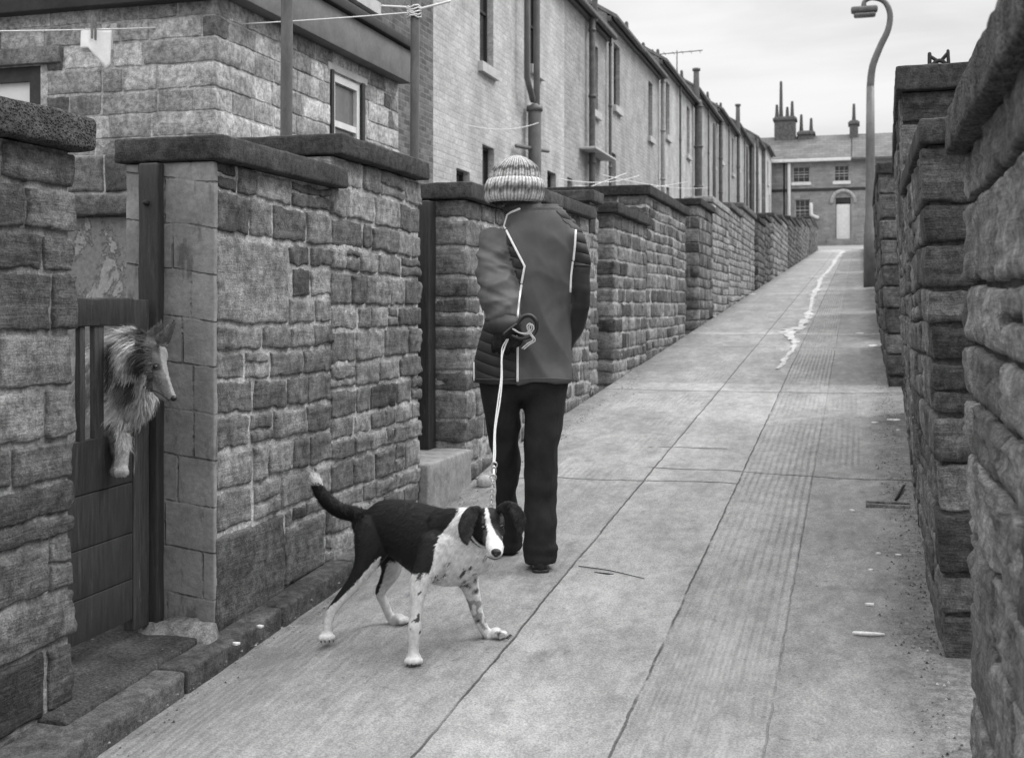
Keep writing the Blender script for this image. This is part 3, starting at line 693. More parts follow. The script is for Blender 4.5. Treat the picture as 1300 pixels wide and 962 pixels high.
def window(root, P, a, b_, c, d, dep=.12, frame='dark_paint', glass='glass_dark', bar=.05, mull=0, trans=0, sill=None, sill_h=.14, lintel=None):
    mb = MB()
    def bx(u0, u1, z0, z1, h0, h1, M):
        c8 = [P(u, z_, h_) for z_ in (z0, z1) for h_ in (h1, h0) for u in (u0, u1)]
        M.add(c8, [(0, 2, 3, 1), (4, 5, 7, 6), (0, 1, 5, 4), (2, 6, 7, 3), (0, 4, 6, 2), (1, 3, 7, 5)])
    h0, h1 = -dep+.005, -dep+.045
    bx(a, a+bar, c, d, h0, h1, mb); bx(b_-bar, b_, c, d, h0, h1, mb); bx(a+bar, b_-bar, d-bar, d, h0, h1, mb); bx(a+bar, b_-bar, c, c+bar, h0, h1, mb)
    zm = (c+d)/2; bx(a+bar, b_-bar, zm-.025, zm+.025, h0, h1-.005, mb)
    for i in range(mull): u = a+(b_-a)*(i+1)/(mull+1); bx(u-.012, u+.012, c+bar, d-bar, h0, h1-.012, mb)
    for i in range(trans): z_ = c+(d-c)*(i+1)/(trans+1); bx(a+bar, b_-bar, z_-.012, z_+.012, h0, h1-.014, mb)
    f = mb.build('window', frame, root, False)
    g_ = MB(); bx(a+.01, b_-.01, c+.01, d-.01, -dep, -dep+.012, g_); g_.build('pane', glass, f, False)
    if sill:
        s = MB(); bx(a-.1, b_+.1, c-sill_h, c-.002, -.04, .09, s); s.build('sill', sill, root, False)
    if lintel:
        s = MB(); bx(a-.12, b_+.12, d+.002, d+.2, -.04, .012, s); s.build('lintel', lintel, root, False)
def house(y0, y1, ez, mat, wins, lab, xh=-6.3, pipes=(), sill='off_white', end='house_end', vent=None, gable=True, extra=None, stackp=None):
    root = thing('terraced_house', lab, 'house', (xh, y0, GZ(y0)), 'terraced houses on the left')
    P = lambda u, z_, h_: (xh+h_, u, z_); zb = GZ(y0)-.3; BD = 7.5; rz = ez+2.3
    mb = MB(); facade_faces(mb, P, y0, y1, zb, ez, wins, .16); mb.build('wall', mat, root, False)
    mb = MB(); mid = xh-BD/2
    for (yy, fl) in ((y0, False), (y1, True)):
        q = [(xh, yy, zb), (xh, yy, ez), (mid, yy, rz), (xh-BD, yy, ez), (xh-BD, yy, zb)]; mb.add(q, [(0, 1, 2, 3, 4) if not fl else (4, 3, 2, 1, 0)], .3)
    mb.add([(xh-BD, y0, zb), (xh-BD, y0, ez), (xh-BD, y1, ez), (xh-BD, y1, zb)], [(0, 1, 2, 3)], .3); mb.build('gable', end, root, False)
    mb = MB(); sl = (rz-ez)/(BD/2)
    for sgn in (1, -1):
        e0 = (mid+sgn*(BD/2+.28)); zz = ez-.28*sl
        q = [(e0, y0-.02, zz+.02), (e0, y1+.02, zz+.02), (mid, y1+.02, rz+.02), (mid, y0-.02, rz+.02), (e0, y0-.02, zz+.12), (e0, y1+.02, zz+.12), (mid, y1+.02, rz+.12), (mid, y0-.02, rz+.12)]
        mb.add(q, [(0, 3, 2, 1), (4, 5, 6, 7), (0, 1, 5, 4), (1, 2, 6, 5), (0, 4, 7, 3)], .17)
    rf = mb.build('roof', 'slate', root, False)
    mb = MB(); rbox(mb, mid-.45, mid+.45, y1-.55, y1+.0, rz-.6, rz+1.0, .02, .4, 0); ch = mb.build('chimney', 'chimney_brick', rf, False)
    mb = MB()
    for k in range(3): tube(mb, [((mid-.28+.28*k, y1-.27, rz+.99), .11), ((mid-.28+.28*k, y1-.27, rz+1.4), .08)], 10)
    mb.build('chimney_pot', 'chimney_pot', rf)
    mb = MB(); rbox(mb, xh+.001, xh+.12, y0+.002, y1-.002, ez-.2, ez-.06, .01, .5, 0); rbox(mb, xh+.17, xh+.3, y0-.01, y1+.01, ez-.17, ez-.05, .04, .5, 0); mb.build('gutter', 'pipe_paint', root)
    for w_ in wins: window(root, P, *w_[:4], dep=.16, frame=(w_[4] if len(w_) > 4 else 'dark_paint'), sill=(sill if w_[3]-w_[2] > 1.2 else None), sill_h=.17)
    for (yp, rp, zt_, mt) in pipes:
        mb = MB(); tube(mb, [((xh+.02+rp+.05, yp, GZ(yp)), rp), ((xh+.02+rp+.05, yp, zt_), rp)], 12)
        for k in range(4): zc = GZ(yp)+1.4+k*1.6; (zc < zt_) and tube(mb, [((xh+.07+rp, yp, zc), rp*1.25), ((xh+.07+rp, yp, zc+.07), rp*1.25)], 12, round_cap=False)
        mb.build('drainpipe', mt, root)
    if extra: extra(root, P)
    return root
GSILL = 'off_white'
def tallwin(yc, sz, w=.85): return (yc-w/2, yc+w/2, sz, sz+1.85)
house(8.6, 12.9, 7.0, 'sooty_brick', [tallwin(10.4, 3.5)], 'sooty brick house mostly hidden behind the stone extension', end='sooty_brick_end')
house(12.9, 17.2, 7.05, 'sooty_brick', [(13.9, 14.8, 4.16, 6.0)], 'dark brick house with pale sill above the flat-roofed extension', end='sooty_brick_end')
def stackpipe(root, P):
    mb = MB(); X_ = -6.3+.2; tube(mb, [((X_, 22.45, GZ(22)), .13), ((X_, 22.45, 3.93), .13)], 16); tube(mb, [((X_, 22.45, 3.9), .16), ((X_, 22.45, 4.0), .16)], 16, round_cap=False)
    tube(mb, [((X_-.1, 21.5, 3.1), .04), ((X_, 23.5, 3.25), .04)], 8)
    tube(mb, [((X_, 22.6, 4.0), .065), ((X_, 22.62, 7.3), .065)], 10)
    tube(mb, [((X_, 21.9, 7.3), .06), ((X_, 21.9, 4.45), .06), ((X_+.02, 22.05, 4.25), .06), ((X_, 22.3, 4.1), .06)], 10)
    mb.build('soil_stack', 'lamp_metal', root)
house(17.2, 21.5, 7.15, 'pale_masonry', [(19.55, 20.35, 4.3, 6.3), (18.3, 19.0, 1.5, 2.32), (19.7, 20.4, 1.55, 2.9)], 'pale house right of the dark brick house', end='house_end')
house(21.5, 25.7, 7.2, 'pale_masonry', [(22.8, 23.6, 4.9, 6.7), (24.2, 24.95, 1.8, 2.95), (23.1, 23.7, 1.7, 3.55)], 'pale house with thick soil stack directly above the woolly hat', extra=stackpipe)
def lowroof(root, P):
    mb = MB(); rbox(mb, -6.29, -5.9, 27.2, 29.6, 3.78, 3.84, .02, .5, 0); mb.build('porch_roof', 'off_white', root)
    mb = MB(); tube(mb, [((-6.1, 28.0, 7.0), .07), ((-6.1, 28.0, 8.6), .07)], 10); mb.build('vent_pipe', 'pipe_paint', root)
house(25.7, 30.4, 7.2, 'grey_masonry', [(28.5, 29.3, 4.95, 6.6), (26.0, 26.5, 2.4, 3.0)], 'grey stone house with a black drainpipe and tall vent pipe', pipes=[(27.95, .075, 7.1, 'pipe_paint'), (30.3, .04, 7.1, 'pipe_paint')], extra=lowroof)
house(30.4, 34.65, 7.75, 'mid_masonry', [(31.3, 32.15, 5.5, 7.2), (31.0, 31.6, 3.3, 4.2)], 'grey house after the step up in the eaves', pipes=[])
house(34.65, 38.9, 7.78, 'mid_masonry', [(36.8, 37.55, 5.45, 7.2), (36.5, 37.1, 2.9, 3.6)], 'grey house, right half of the pair after the step', pipes=[(38.8, .07, 7.6, 'pale_pipe')])
labs = ['pale house with the thin pipe at its left corner', 'pale house with a thick black pipe', 'grey house beyond the thick black pipe', 'grey house with the antenna side pipe', 'narrow-looking grey house far up the terrace',
        'grey house before the far dark downpipe', 'far grey house, fourth from the end of the terrace', 'far grey house, third from the end of the terrace']
y = 38.9; i = 0
while i < 8:
    pair = i//2; ez = 8.33+.58*pair; mt = ['pale_masonry', 'mid_masonry', 'grey_masonry', 'mid_masonry'][pair]; w = (y+1.4) if i % 2 == 0 else (y+2.3)
    def ex(root, P, y=y, ez=ez, i=i):
        mb = MB(); tube(mb, [((-6.15, y+4.0, ez), .13), ((-6.15, y+4.0, ez+.9+(i % 3)*.25), .11)], 10); tube(mb, [((-6.15, y+4.0, ez+.9+(i % 3)*.25), .16), ((-6.15, y+4.0, ez+1.0+(i % 3)*.25), .16)], 10, round_cap=False); mb.build('vent_pipe', 'lamp_metal', root)
    house(y, y+4.25, ez, mt, [(w, w+.85, ez-2.35, ez-.5), (w+.1, w+.8, ez-5.0, ez-4.1)], labs[i], pipes=[(y+4.1, (.15 if i == 1 else .09) if i % 2 else .04, ez-.1, 'pipe_paint')], extra=ex if i in (1, 5) else None)
    y += 4.25; i += 1
house(72.9, 78.5, 10.55, 'pale_masonry', [(74, 75, 8.2, 9.8), (76.5, 77.2, 6.0, 8.0)], 'white house second from the end of the terrace', xh=-6.0, pipes=[(73, .09, 10.4, 'pipe_paint')])
house(78.5, 84.0, 10.75, 'pale_masonry', [(80, 81, 8.4, 9.9), (81.6, 82.4, 6.0, 7.8)], 'white end house of the terrace', xh=-5.75, pipes=[])
# television aerial
mb = MB(); tube(mb, [((-6.9, 47.0, 8.4), .03), ((-6.9, 47.0, 10.3), .02)], 6); tube(mb, [((-7.6, 47.0, 10.2), .02), ((-5.9, 47.0, 10.25), .02)], 6)
for k in range(5): tube(mb, [((-7.4+.35*k, 46.8, 10.22), .012), ((-7.4+.35*k, 47.3, 10.22), .012)], 6)
single(mb, 'television_aerial', 'pole_metal', 'thin television aerial above the far eaves', 'aerial', (-6.9, 47, 8.4))

# stone back extension with flat roof
er = thing('kitchen_extension', 'flat-roofed stone extension at top left with grey fascia and small window', 'extension', (-4, 6.81, GZ(6.8)))
SW = (8.6, 9.15, 1.1, 1.88); NW = (-6.6, -5.33, .3, 1.66)
Ps = lambda u, z_, h_: (-4+h_, u, z_); Pn = lambda u, z_, h_: (u, 6.81-h_, z_)
mb = MB(); facade_faces(mb, Ps, 6.81, 10.0, -1.3, 2.06, [SW], .1, .42); facade_faces(mb, Pn, -7.6, -4, -1.3, 2.06, [NW], .1, .42); mb.build('mortar', 'mortar', er, False)
mb = MB(); stones(mb, -4, 6.81, 10.0, 2.06, 3.6, 1, h=(.14, .19), l=(.22, .5), prot=.006, amp=.004, tone=(.24, .5), res=.04, seed=5, gap=.009, rnd=.007, wav=.006, far_end=False, zb=-.9, grip=.25,
       open_=[(SW[0]-6.81-.05, SW[1]-6.81+.05, SW[2], SW[3]+.09), (-2.62, -1.28, .3, 1.72)])
mb.build('stonework', 'dressed_stone', er)
mb = MB(); rbox(mb, -4.0, -3.985, 8.5, 9.27, 1.89, 1.95, .006, .1, .001); mb.build('lintel', 'off_white', er)
window(er, Ps, *SW, dep=.05, frame='white_paint', glass='grey_glass', bar=.06)
mb = MB(); rbox(mb, -4.02, -3.98, 8.55, 8.6, 1.08, 1.9, .004, .2, 0); rbox(mb, -4.02, -3.98, 9.15, 9.21, 1.08, 1.9, .004, .2, 0); mb.build('window_surround', 'dark_trim', er)
window(er, Pn, *NW, dep=.06, frame='dark_trim', glass='blind_cloth', bar=.1)
mb = MB(); rbox(mb, -6.75, -5.15, 6.77, 6.86, 1.665, 1.78, .01, .05, .006); mb.build('lintel', 'dressed_stone', er)
mb = MB(); rbox(mb, -3.99, -3.87, 6.72, 10.0, 2.04, 2.33, .006, .4, .002); mb.build('fascia', 'grey_fascia', er)
mb = MB(); rbox(mb, -7.7, -4.0, 6.70, 6.80, 2.0, 2.4, .01, .4, .003); mb.build('fascia', 'dark_trim', er)
mb = MB(); rbox(mb, -7.7, -3.83, 6.66, 10.04, 2.335, 2.42, .012, .4, .003); mb.build('roof', 'dark_trim', er)
# lower outhouse wall with flaking render, seen over the gate
r = thing('yard_outhouse', 'low rendered wall with flaking paint and rough stone ledge behind the collie\'s gate', 'wall', (-3.9, 5.5, GZ(5.5)))
mb = MB(); rbox(mb, -5.0, -3.0, 5.5, 5.8, GZ(5.5), .50, .01, .1, .004); mb.build('rendered_face', 'flaking_render', r)
mb = MB(); rbox(mb, -5.0, -2.97, 5.44, 5.85, .505, .62, .02, .05, .008, 8, .14); mb.build('ledge', 'kerb_stone', r)
mb = MB(); stones(mb, -3.0, 5.52, 5.8, .85, 2.0, 1, tone=(.1, .2), seed=9, zb=.63, h=(.15, .2), l=(.3, .5), prot=.015, amp=.004, res=.05); core(mb, -3.0, 5.52, 5.8, .84, 2.0, 1, bottom=1.2)
mb.build('upper_course', 'dressed_stone', r)

# row of houses across the top of the street
def end_row(x0, x1, label, wins, doors, chim):
    r = thing('end_house', label, 'house', ((x0+x1)/2, 85, GZ(85)), 'houses across the top of the lane')
    P = lambda u, z_, h_: (u, 85-h_, z_); ez, rz = 10.35, 12.55
    mb = MB(); facade_faces(mb, P, x0, x1, 4.0, ez, [w_[:4] for w_ in wins]+[d_[:4] for d_ in doors], .2); mb.build('wall', 'far_masonry', r, False)
    mb = MB(); box(mb, x0+.01, x1-.01, 85.2, 93, 4.0, ez-.01); mb.add([(x0+.01, 85.2, ez), (x0+.01, 89.1, rz), (x0+.01, 93, ez)], [(0, 1, 2)], .2); mb.build('gable', 'far_masonry', r, False)
    mb = MB(); q = [(x0-.1, 84.7, ez-.05), (x1+.0, 84.7, ez-.05), (x1+.0, 89.1, rz), (x0-.1, 89.1, rz), (x0-.1, 93.4, ez-.05), (x1, 93.4, ez-.05)]
    q += [(a, b_, c+.15) for a, b_, c in q]; mb.add(q, [(6, 7, 8, 9), (9, 8, 11, 10), (0, 1, 7, 6), (0, 6, 9, 10, 4, 3), (3, 2, 1, 0), (1, 2, 8, 7)], .2); rf = mb.build('roof', 'roof_slate', r, False)
    mb = MB(); rbox(mb, x0-.1, x1, 84.55, 84.68, ez-.08, ez+.12, .02, 1, 0); mb.build('gutter', 'white_paint' if x0 < -1 else 'pipe_paint', r)
    mb = MB(); rbox(mb, x0, x1, 84.95, 85.0, 8.25, 8.45, .01, 1, 0); mb.build('string_course', 'dark_trim', r)
    for w_ in wins: window(r, P, *w_[:4], dep=.2, frame='off_white', glass='glass_dark', bar=.05, mull=2, trans=2, sill='white_paint', sill_h=.22)
    for d_ in doors:
        mb = MB(); xm = (d_[0]+d_[1])/2; rbox(mb, d_[0]+.04, d_[1]-.04, 85.12, 85.18, d_[2], 7.3, .01, .5, 0); mb.build('door', 'white_paint', r)
        mb = MB(); rbox(mb, d_[0], d_[1], 85.15, 85.19, 7.31, d_[3], .01, .5, 0); mb.build('fanlight', 'glass_dark', r)
        mb = MB(); pts = [(xm+(.5+.28)*math.cos(a), 84.97, 7.45+(.78)*math.sin(a)) for a in [math.pi*k/14 for k in range(15)]]
        tube(mb, [(p, .13) for p in pts], 8); mb.build('arch', 'mid_masonry', r)
    for (cx_, w_, ztop, pots) in chim:
        mb = MB(); rbox(mb, cx_-w_/2, cx_+w_/2, 88.4, 89.6, 11.5, ztop, .03, 1, 0); rbox(mb, cx_-w_/2-.1, cx_+w_/2+.1, 88.3, 89.7, ztop-.3, ztop-.1, .03, 1, 0); ch = mb.build('chimney', 'chimney_brick', rf)
        for (dx, hh) in pots:
            mb = MB(); tube(mb, [((cx_+dx, 89, ztop-.02), .16), ((cx_+dx, 89, ztop+hh*.3), .13), ((cx_+dx, 89, ztop+hh), .1)], 10); mb.build('chimney_pot', 'chimney_pot', ch)
    return r
r = end_row(-4.9, -.35, 'dark end house with white door between the lane walls', [(-4.35, -3.2, 8.9, 10.0), (-1.55, -.55, 8.9, 10.0), (-4.2, -3.2, 6.2, 7.7)], [(-1.45, -.45, 4.9, 7.75)], [(-.25, .6, 13.6, [(0, 1.2)])])
mb = MB(); tube(mb, [((-4.6, 84.85, 10.2), .12), ((-4.6, 84.85, 5.5), .12)], 8); tube(mb, [((-3.1, 84.85, 7.3), .14), ((-3.1, 84.85, 6.6), .14), ((-2.7, 84.85, 6.4), .14)], 8); mb.build('drainpipe', 'white_paint', r)
end_row(-.35, 6.0, 'right half of the end row, behind the lamp post', [(1.0, 2.0, 8.9, 10.0), (4, 5, 8.9, 10.0)], [(2.6, 3.6, 4.9, 7.75)], [(5, .9, 13.6, [(-.2, .7), (.2, .7)])])
end_row(-11.5, -5.0, 'far house left of the white door house, with a cluster of chimney pots', [(-9, -8, 8.9, 10.0)], [], [(-5.1, 1.5, 14.1, [(-.6, .9), (-.3, 2.6), (.15, .7), (.5, 1.1)]), (-3.6, 1.1, 13.0, [(-.35, 1.2), (.35, .9)])])

# ------------------------------------------------------------------ street lamp
lx, ly = .276, 27.7; lz = GZ(ly)
lr = thing('street_lamp', 'tall swan-neck street lamp beside the right-hand wall', 'street lamp', (lx, ly, lz))
mb = MB(); tube(mb, [((lx, ly, lz-.1), .15), ((lx, ly, lz+1.2), .145), ((lx, ly, lz+1.25), .11), ((lx, ly, 3.6), .1), ((lx, ly, 5.0), .085)], 16, round_cap=False); mb.build('column', 'lamp_metal', lr)
mb = MB(); tube(mb, [((lx, ly, 5.0), .085), ((lx+.05, ly, 5.45), .08), ((lx+.22, ly, 5.9), .075), ((lx+.38, ly, 6.25), .07), ((lx+.42, ly, 6.6), .065), ((lx+.3, ly, 6.88), .06), ((lx+.05, ly, 6.98), .055), ((lx-.12, ly, 6.92), .05), ((lx-.14, ly, 6.82), .06)], 12, sub=4); mb.build('bracket', 'lamp_metal', lr)
mb = MB(); rbox(mb, lx-.42, lx+.16, ly-.13, ly+.13, 6.66, 6.8, .05, .06, 0); la = mb.build('lantern', 'lamp_metal', lr)
mb = MB(); rbox(mb, lx-.36, lx+.12, ly-.11, ly+.11, 6.56, 6.662, .05, .06, 0); mb.build('lamp_glass', 'grey_glass', la)

# ------------------------------------------------------------------ clothes posts, line, cloth, peg
def cpost(x, y, z1, lab, top=False):
    r = thing('clothes_post', lab, 'post', (x, y, GZ(y)), 'steel clothes posts')
    mb = MB(); tube(mb, [((x-.012, y, GZ(y)), .034), ((x+.008, y, z1), .033)], 14); mb.build('post', 'pole_metal', r)
    if top:
        mb = MB()
        for k in range(5): tube(mb, [((x+.05*math.cos(a), y+.05*math.sin(a), z1-.12+.018*k+.01*math.sin(3*a+k)), .006) for a in [2*math.pi*i/10 for i in range(11)]], 6, cap=False)
        tube(mb, [((x, y, z1-.07), .01), ((x+.28, y-.02, z1-.03), .008)], 6); tube(mb, [((x-.25, y, z1-.02), .008), ((x, y, z1-.05), .008)], 6); mb.build('tied_cord', 'line_cord', r)
    return r
cpost(-3.02, 5.9, 2.6, 'thick clothes post rising behind the nearer stepped coping')
cpost(-3.06, 7.96, 2.22, 'clothes post with knotted line tied at its top', True)
a = V((-3.06, 7.93, 2.13)); e = V((-5.9, 5.6, 1.66)); pts = []
for i in range(25):
    t = i/24; p = a.lerp(e, t); p.z -= .10*4*t*(1-t)*.5; pts.append((p, .0045))
mb = MB(); tube(mb, pts, 6); single(mb, 'washing_line', 'line_cord', 'white washing line strung from the knotted post across the top left', 'washing line', tuple(a))
def line_at_px(px):
    best = None
    for p, _ in pts:
        u = (-.0+(p.x*math.cos(YAW)+p.y*math.sin(YAW)))/(-p.x*math.sin(YAW)+p.y*math.cos(YAW)); d = abs(650+1500*u-px)
        if best is None or d < best[0]: best = (d, p)
    return best[1]
c = line_at_px(120); dr = (e-a).normalized()
mb = MB(); vs = []; fs = []; nu, nv = 14, 16
for j in range(nv+1):
    for i in range(nu+1):
        u = i/nu; t = j/nv*2-1      # t<0 back fold, t>0 front fold
        ln_ = (.19+.12*max(0, math.sin(u*2.6+.1))*(1 if t > 0 else .5)) if u > .3 else .17
        drop = abs(t)*(.10+.17*(1-u)**.8 if t > 0 else .12); drop = abs(t)*(.13+.16*max(0, .9-abs(u-.15)*1.6)) if t > 0 else abs(t)*.14
        p = c+dr*((u-.5)*.19)+V((0, 0, .006-drop))+V((.35, -.93, 0))*(t*.03+.012*math.sin(u*9+t*2)*abs(t)); vs.append(p)
for j in range(nv):
    for i in range(nu): fs.append((j*(nu+1)+i, j*(nu+1)+i+1, (j+1)*(nu+1)+i+1, (j+1)*(nu+1)+i))
mb.add(vs, fs, .8); o = single(mb, 'hanging_cloth', 'cloth_white', 'small white cloth pegged on the washing line', 'cloth', tuple(c))
sm = o.modifiers.new('thick', 'SOLIDIFY'); sm.thickness = .004
mb = MB()
for s_ in (-1, 1): rbox(mb, c.x-.007, c.x+.007, c.y-.03+.018*s_-.006, c.y-.03+.018*s_+.006, c.z-.07, c.z+.075, .003, .03, 0)
single(mb, 'clothes_peg', 'peg_wood', 'wooden peg holding the white cloth', 'peg', (c.x, c.y-.03, c.z-.07))
# faint yard lines and a pale prop behind the walls
yl = [((-5.9, 17.6, 2.9), (-5.9, 22.0, 3.6), 'sagging cord across the pale house'), ((-4.4, 17.5, 2.0), (-4.3, 24.0, 2.75), 'thin washing line low over the yards beside the hat'), ((-4.6, 19.5, 2.1), (-4.2, 30.5, 3.3), 'long thin washing line right of the hat'), ((-4.0, 19.0, 2.2), (-4.6, 38, 3.9), 'faint long washing line running up the yards')]
for p0, p1, lab in yl:
    mb = MB(); p0, p1 = V(p0), V(p1); tube(mb, [(p0.lerp(p1, t/12)-V((0, 0, .25*4*(t/12)*(1-t/12)*.4)), .007) for t in range(13)], 5); single(mb, 'washing_line', 'line_cord', lab, 'washing line', tuple(p0))
mb = MB(); tube(mb, [((-4.2, 18.9, 2.0), .011), ((-4.0, 21.0, 2.45), .011)], 8); single(mb, 'clothes_prop', 'off_white', 'pale wooden prop slanting above the wall right of the hat', 'clothes prop', (-4.2, 18.9, 2.0))
for (x, y, h_, lab) in ((-4.5, 39, 3.6, 'thin pole above the far light wall'), (-4.5, 51, 3.6, 'thin dark pole further up the yards')):
    mb = MB(); tube(mb, [((x, y, GZ(y)), .06), ((x, y, GZ(y)+h_+1.2), .05)], 8); single(mb, 'clothes_post', 'pole_metal', lab, 'post', (x, y, GZ(y)), 'steel clothes posts')

# ------------------------------------------------------------------ small things on the lane
def flat_scrap(x, y, s, lab, seed):
    rg = random.Random(seed); mb = MB(); n = 9
    up = [(x+s*rg.uniform(.5, 1)*math.cos(2*math.pi*k/n)*1.5, y+s*rg.uniform(.5, 1)*math.sin(2*math.pi*k/n)) for k in range(n)]
    vs = [(a, b_, GZ(b_)+.012+rg.uniform(0, s*.12)) for a, b_ in up]+[(x, y, GZ(y)+.014+s*.12)]+[(a, b_, GZ(b_)+.006) for a, b_ in up]
    fs = [(k, (k+1) % n, n) for k in range(n)]+[(k, n+1+k, n+1+(k+1) % n, (k+1) % n) for k in range(n)]
    mb.add(vs, fs, .7); single(mb, 'litter_scrap', 'paper', lab, 'litter', (x, y, GZ(y)), 'pale scraps littering the lane', False)
import_px = [(1115, 705, .008, 'tiny pale chip, upper of the pair right of the ribbed slab'), (1106, 726, .010, 'tiny pale chip, lower of the pair right of the ribbed slab'), (1140, 707, .010, 'pale chip closest to the right wall'),
             (1105, 770, .014, 'pale flattened scrap below the small chips'), (1082, 650, .012, 'pale chip left of the drain slot'), (1135, 535, .035, 'crumpled pale paper under the right wall'), (1110, 538, .02, 'small pale scrap left of the crumpled paper'),
             (1140, 548, .02, 'small pale scrap below the crumpled paper'), (1092, 424, .05, 'pale scrap across the lane from the dark pier'), (1108, 440, .05, 'pale scrap further up near the right wall'), (905, 402, .045, 'pale scrap at the foot of the left walls'),
             (955, 374, .06, 'pale scrap far up by the left wall'), (988, 348, .08, 'pale scrap near the top left of the lane'), (300, 820, .012, 'pale chip by the kerb in front of the dog'), (330, 798, .012, 'pale chip beside the kerb stones')]
def ground_pt(px, py):
    u = (px-650)/1500; v = (393-py)/1500; rx, ry = -math.sin(YAW)+u*math.cos(YAW), math.cos(YAW)+u*math.sin(YAW); D = 1.42/(.0691*ry-v); return D*rx, D*ry
for i, (a, b_, s, lab) in enumerate(import_px):
    x, y = ground_pt(a, b_); flat_scrap(x, y, s, lab, i)
mb = MB(); tube(mb, [((-.27, 4.27, GZ(4.27)+.016), .006), ((-.24, 4.26, GZ(4.26)+.018), .008), ((-.19, 4.27, GZ(4.27)+.016), .006), ((-.155, 4.25, GZ(4.25)+.014), .005)], 8, sub=3)
mb = MB(); x0, y0 = ground_pt(1084, 808); x1, y1 = ground_pt(1122, 810)
tube(mb, [((x0, y0, GZ(y0)+.014), .0055), ((x0*.6+x1*.4, y0-.006, GZ(y0)+.016), .007), ((x0*.3+x1*.7, y0-.002, GZ(y0)+.016), .006), ((x1, y1, GZ(y1)+.014), .004)], 8, sub=3)
single(mb, 'bone_stick', 'paper', 'thin white stick lying at the lower right of the lane', 'stick', (x0, y0, GZ(y0)))
mb = MB(); tube(mb, [((-1.121, 4.832, GZ(4.832)+.012), .0018), ((-.98, 4.79, GZ(4.79)+.014), .0022), ((-.824, 4.716, GZ(4.716)+.012), .0014)], 6, sub=3); tube(mb, [((-1.04, 4.77, GZ(4.77)+.009), .002), ((-.985, 4.755, GZ(4.75)+.010), .0045), ((-.96, 4.76, GZ(4.76)+.009), .002)], 6)
single(mb, 'twig', 'twig', 'thin dark twig lying right of the shoe', 'twig', (-1.1, 4.8, GZ(4.8)))
mb = MB(); ball(mb, (-2.045, 6.45, GZ(6.45)-.012), .052, .05, .042, 16); single(mb, 'loose_stone', 'pebble', 'pale rounded stone at the foot of the wall behind the left leg', 'stone', (-2.045, 6.45, GZ(6.45)-.05))
dr_ = thing('drain_channel', 'dark drain slot with a loose bar beside the right wall', 'drain', (.14, 6.22, GZ(6.22)))
mb = MB(); rbox(mb, .055, .235, 6.19, 6.245, GZ(6.2)-.02, GZ(6.2)+.018, .004, .03, .001); mb.build('slot', 'eye_dark', dr_)  # solid near-black block: shade of the sunken channel put into its colour
mb = MB(); rbox(mb, .04, .25, 6.245, 6.262, GZ(6.2)-.02, GZ(6.2)+.024, .004, .03, .001); rbox(mb, .04, .25, 6.17, 6.19, GZ(6.2)-.02, GZ(6.2)+.022, .004, .03, .001); mb.build('rim', 'kerb_stone', dr_)
mb = MB(); tube(mb, [((.185, 6.32, GZ(6.3)+.018), .006), ((.235, 6.6, GZ(6.6)+.03), .007)], 8); mb.build('loose_bar', 'rust_metal', dr_)
# gravel and grit against the right wall: nobody could count it
rg = random.Random(8); mb = MB()
for i in range(1500):
    y = 2.2+9*rg.random()**1.5; x = .27-abs(rg.gauss(0, .08)); s = rg.uniform(.002, .006)
    if rg.random() < .3: x = -2.03+abs(rg.gauss(0, .06))
    z_ = GZ(y)+.008+(.012*(x-.05)/.3 if x > .05 else 0)
    mb.add([(x-s, y-s, z_), (x+s, y-s*.6, z_), (x, y+s, z_), (x, y, z_+s*1.1)], [(0, 1, 3), (1, 2, 3), (2, 0, 3)], rg.choice([.08, .12, .2, .35]))
o = mb.build('grit', 'kerb_stone', None, False); o['kind'] = 'stuff'; o['label'] = 'grit and crumbs of stone along the foot of the walls'; o['category'] = 'grit'
# ------------------------------------------------------------------ living things
FW = V((-math.sin(YAW), math.cos(YAW), 0)); RT = V((math.cos(YAW), math.sin(YAW), 0)); UP = V((0, 0, 1))
def PD(px, py, D): return (FW+RT*((px-650)/1500)+UP*((393-py)/1500))*D
def toP(p):
    d = p.dot(FW); return 650+1500*p.dot(RT)/d, 393-1500*p.z/d, d
def interp(tab, x):
    if x <= tab[0][0]: return tab[0][1]
    for (a, b_), (c, d) in zip(tab[:-1], tab[1:]):
        if x <= c: return b_+(d-b_)*(x-a)/(c-a)
    return tab[-1][1]
def sstep(x, a, b_):
    t = min(max((x-a)/(b_-a), 0), 1); return t*t*(3-2*t)
def remesh(mb, voxel, it=4, fac=.5):
    """melt overlapping closed tubes into one continuous skin"""
    me = bpy.data.meshes.new('t'); me.from_pydata([tuple(p) for p in mb.v], [], mb.f); ob = bpy.data.objects.new('t', me); COL.objects.link(ob)
    m = ob.modifiers.new('r', 'REMESH'); m.mode = 'VOXEL'; m.voxel_size = voxel; m.use_smooth_shade = True
    s = ob.modifiers.new('s', 'SMOOTH'); s.factor = fac; s.iterations = it
    dg = bpy.context.evaluated_depsgraph_get(); dg.update(); ev = ob.evaluated_get(dg); m2 = ev.to_mesh()
    vs = [v.co.copy() for v in m2.vertices]; fs = [tuple(p.vertices) for p in m2.polygons]; ns = [v.normal.copy() for v in m2.vertices]
    ev.to_mesh_clear(); bpy.data.objects.remove(ob); bpy.data.meshes.remove(me)
    return vs, fs, ns
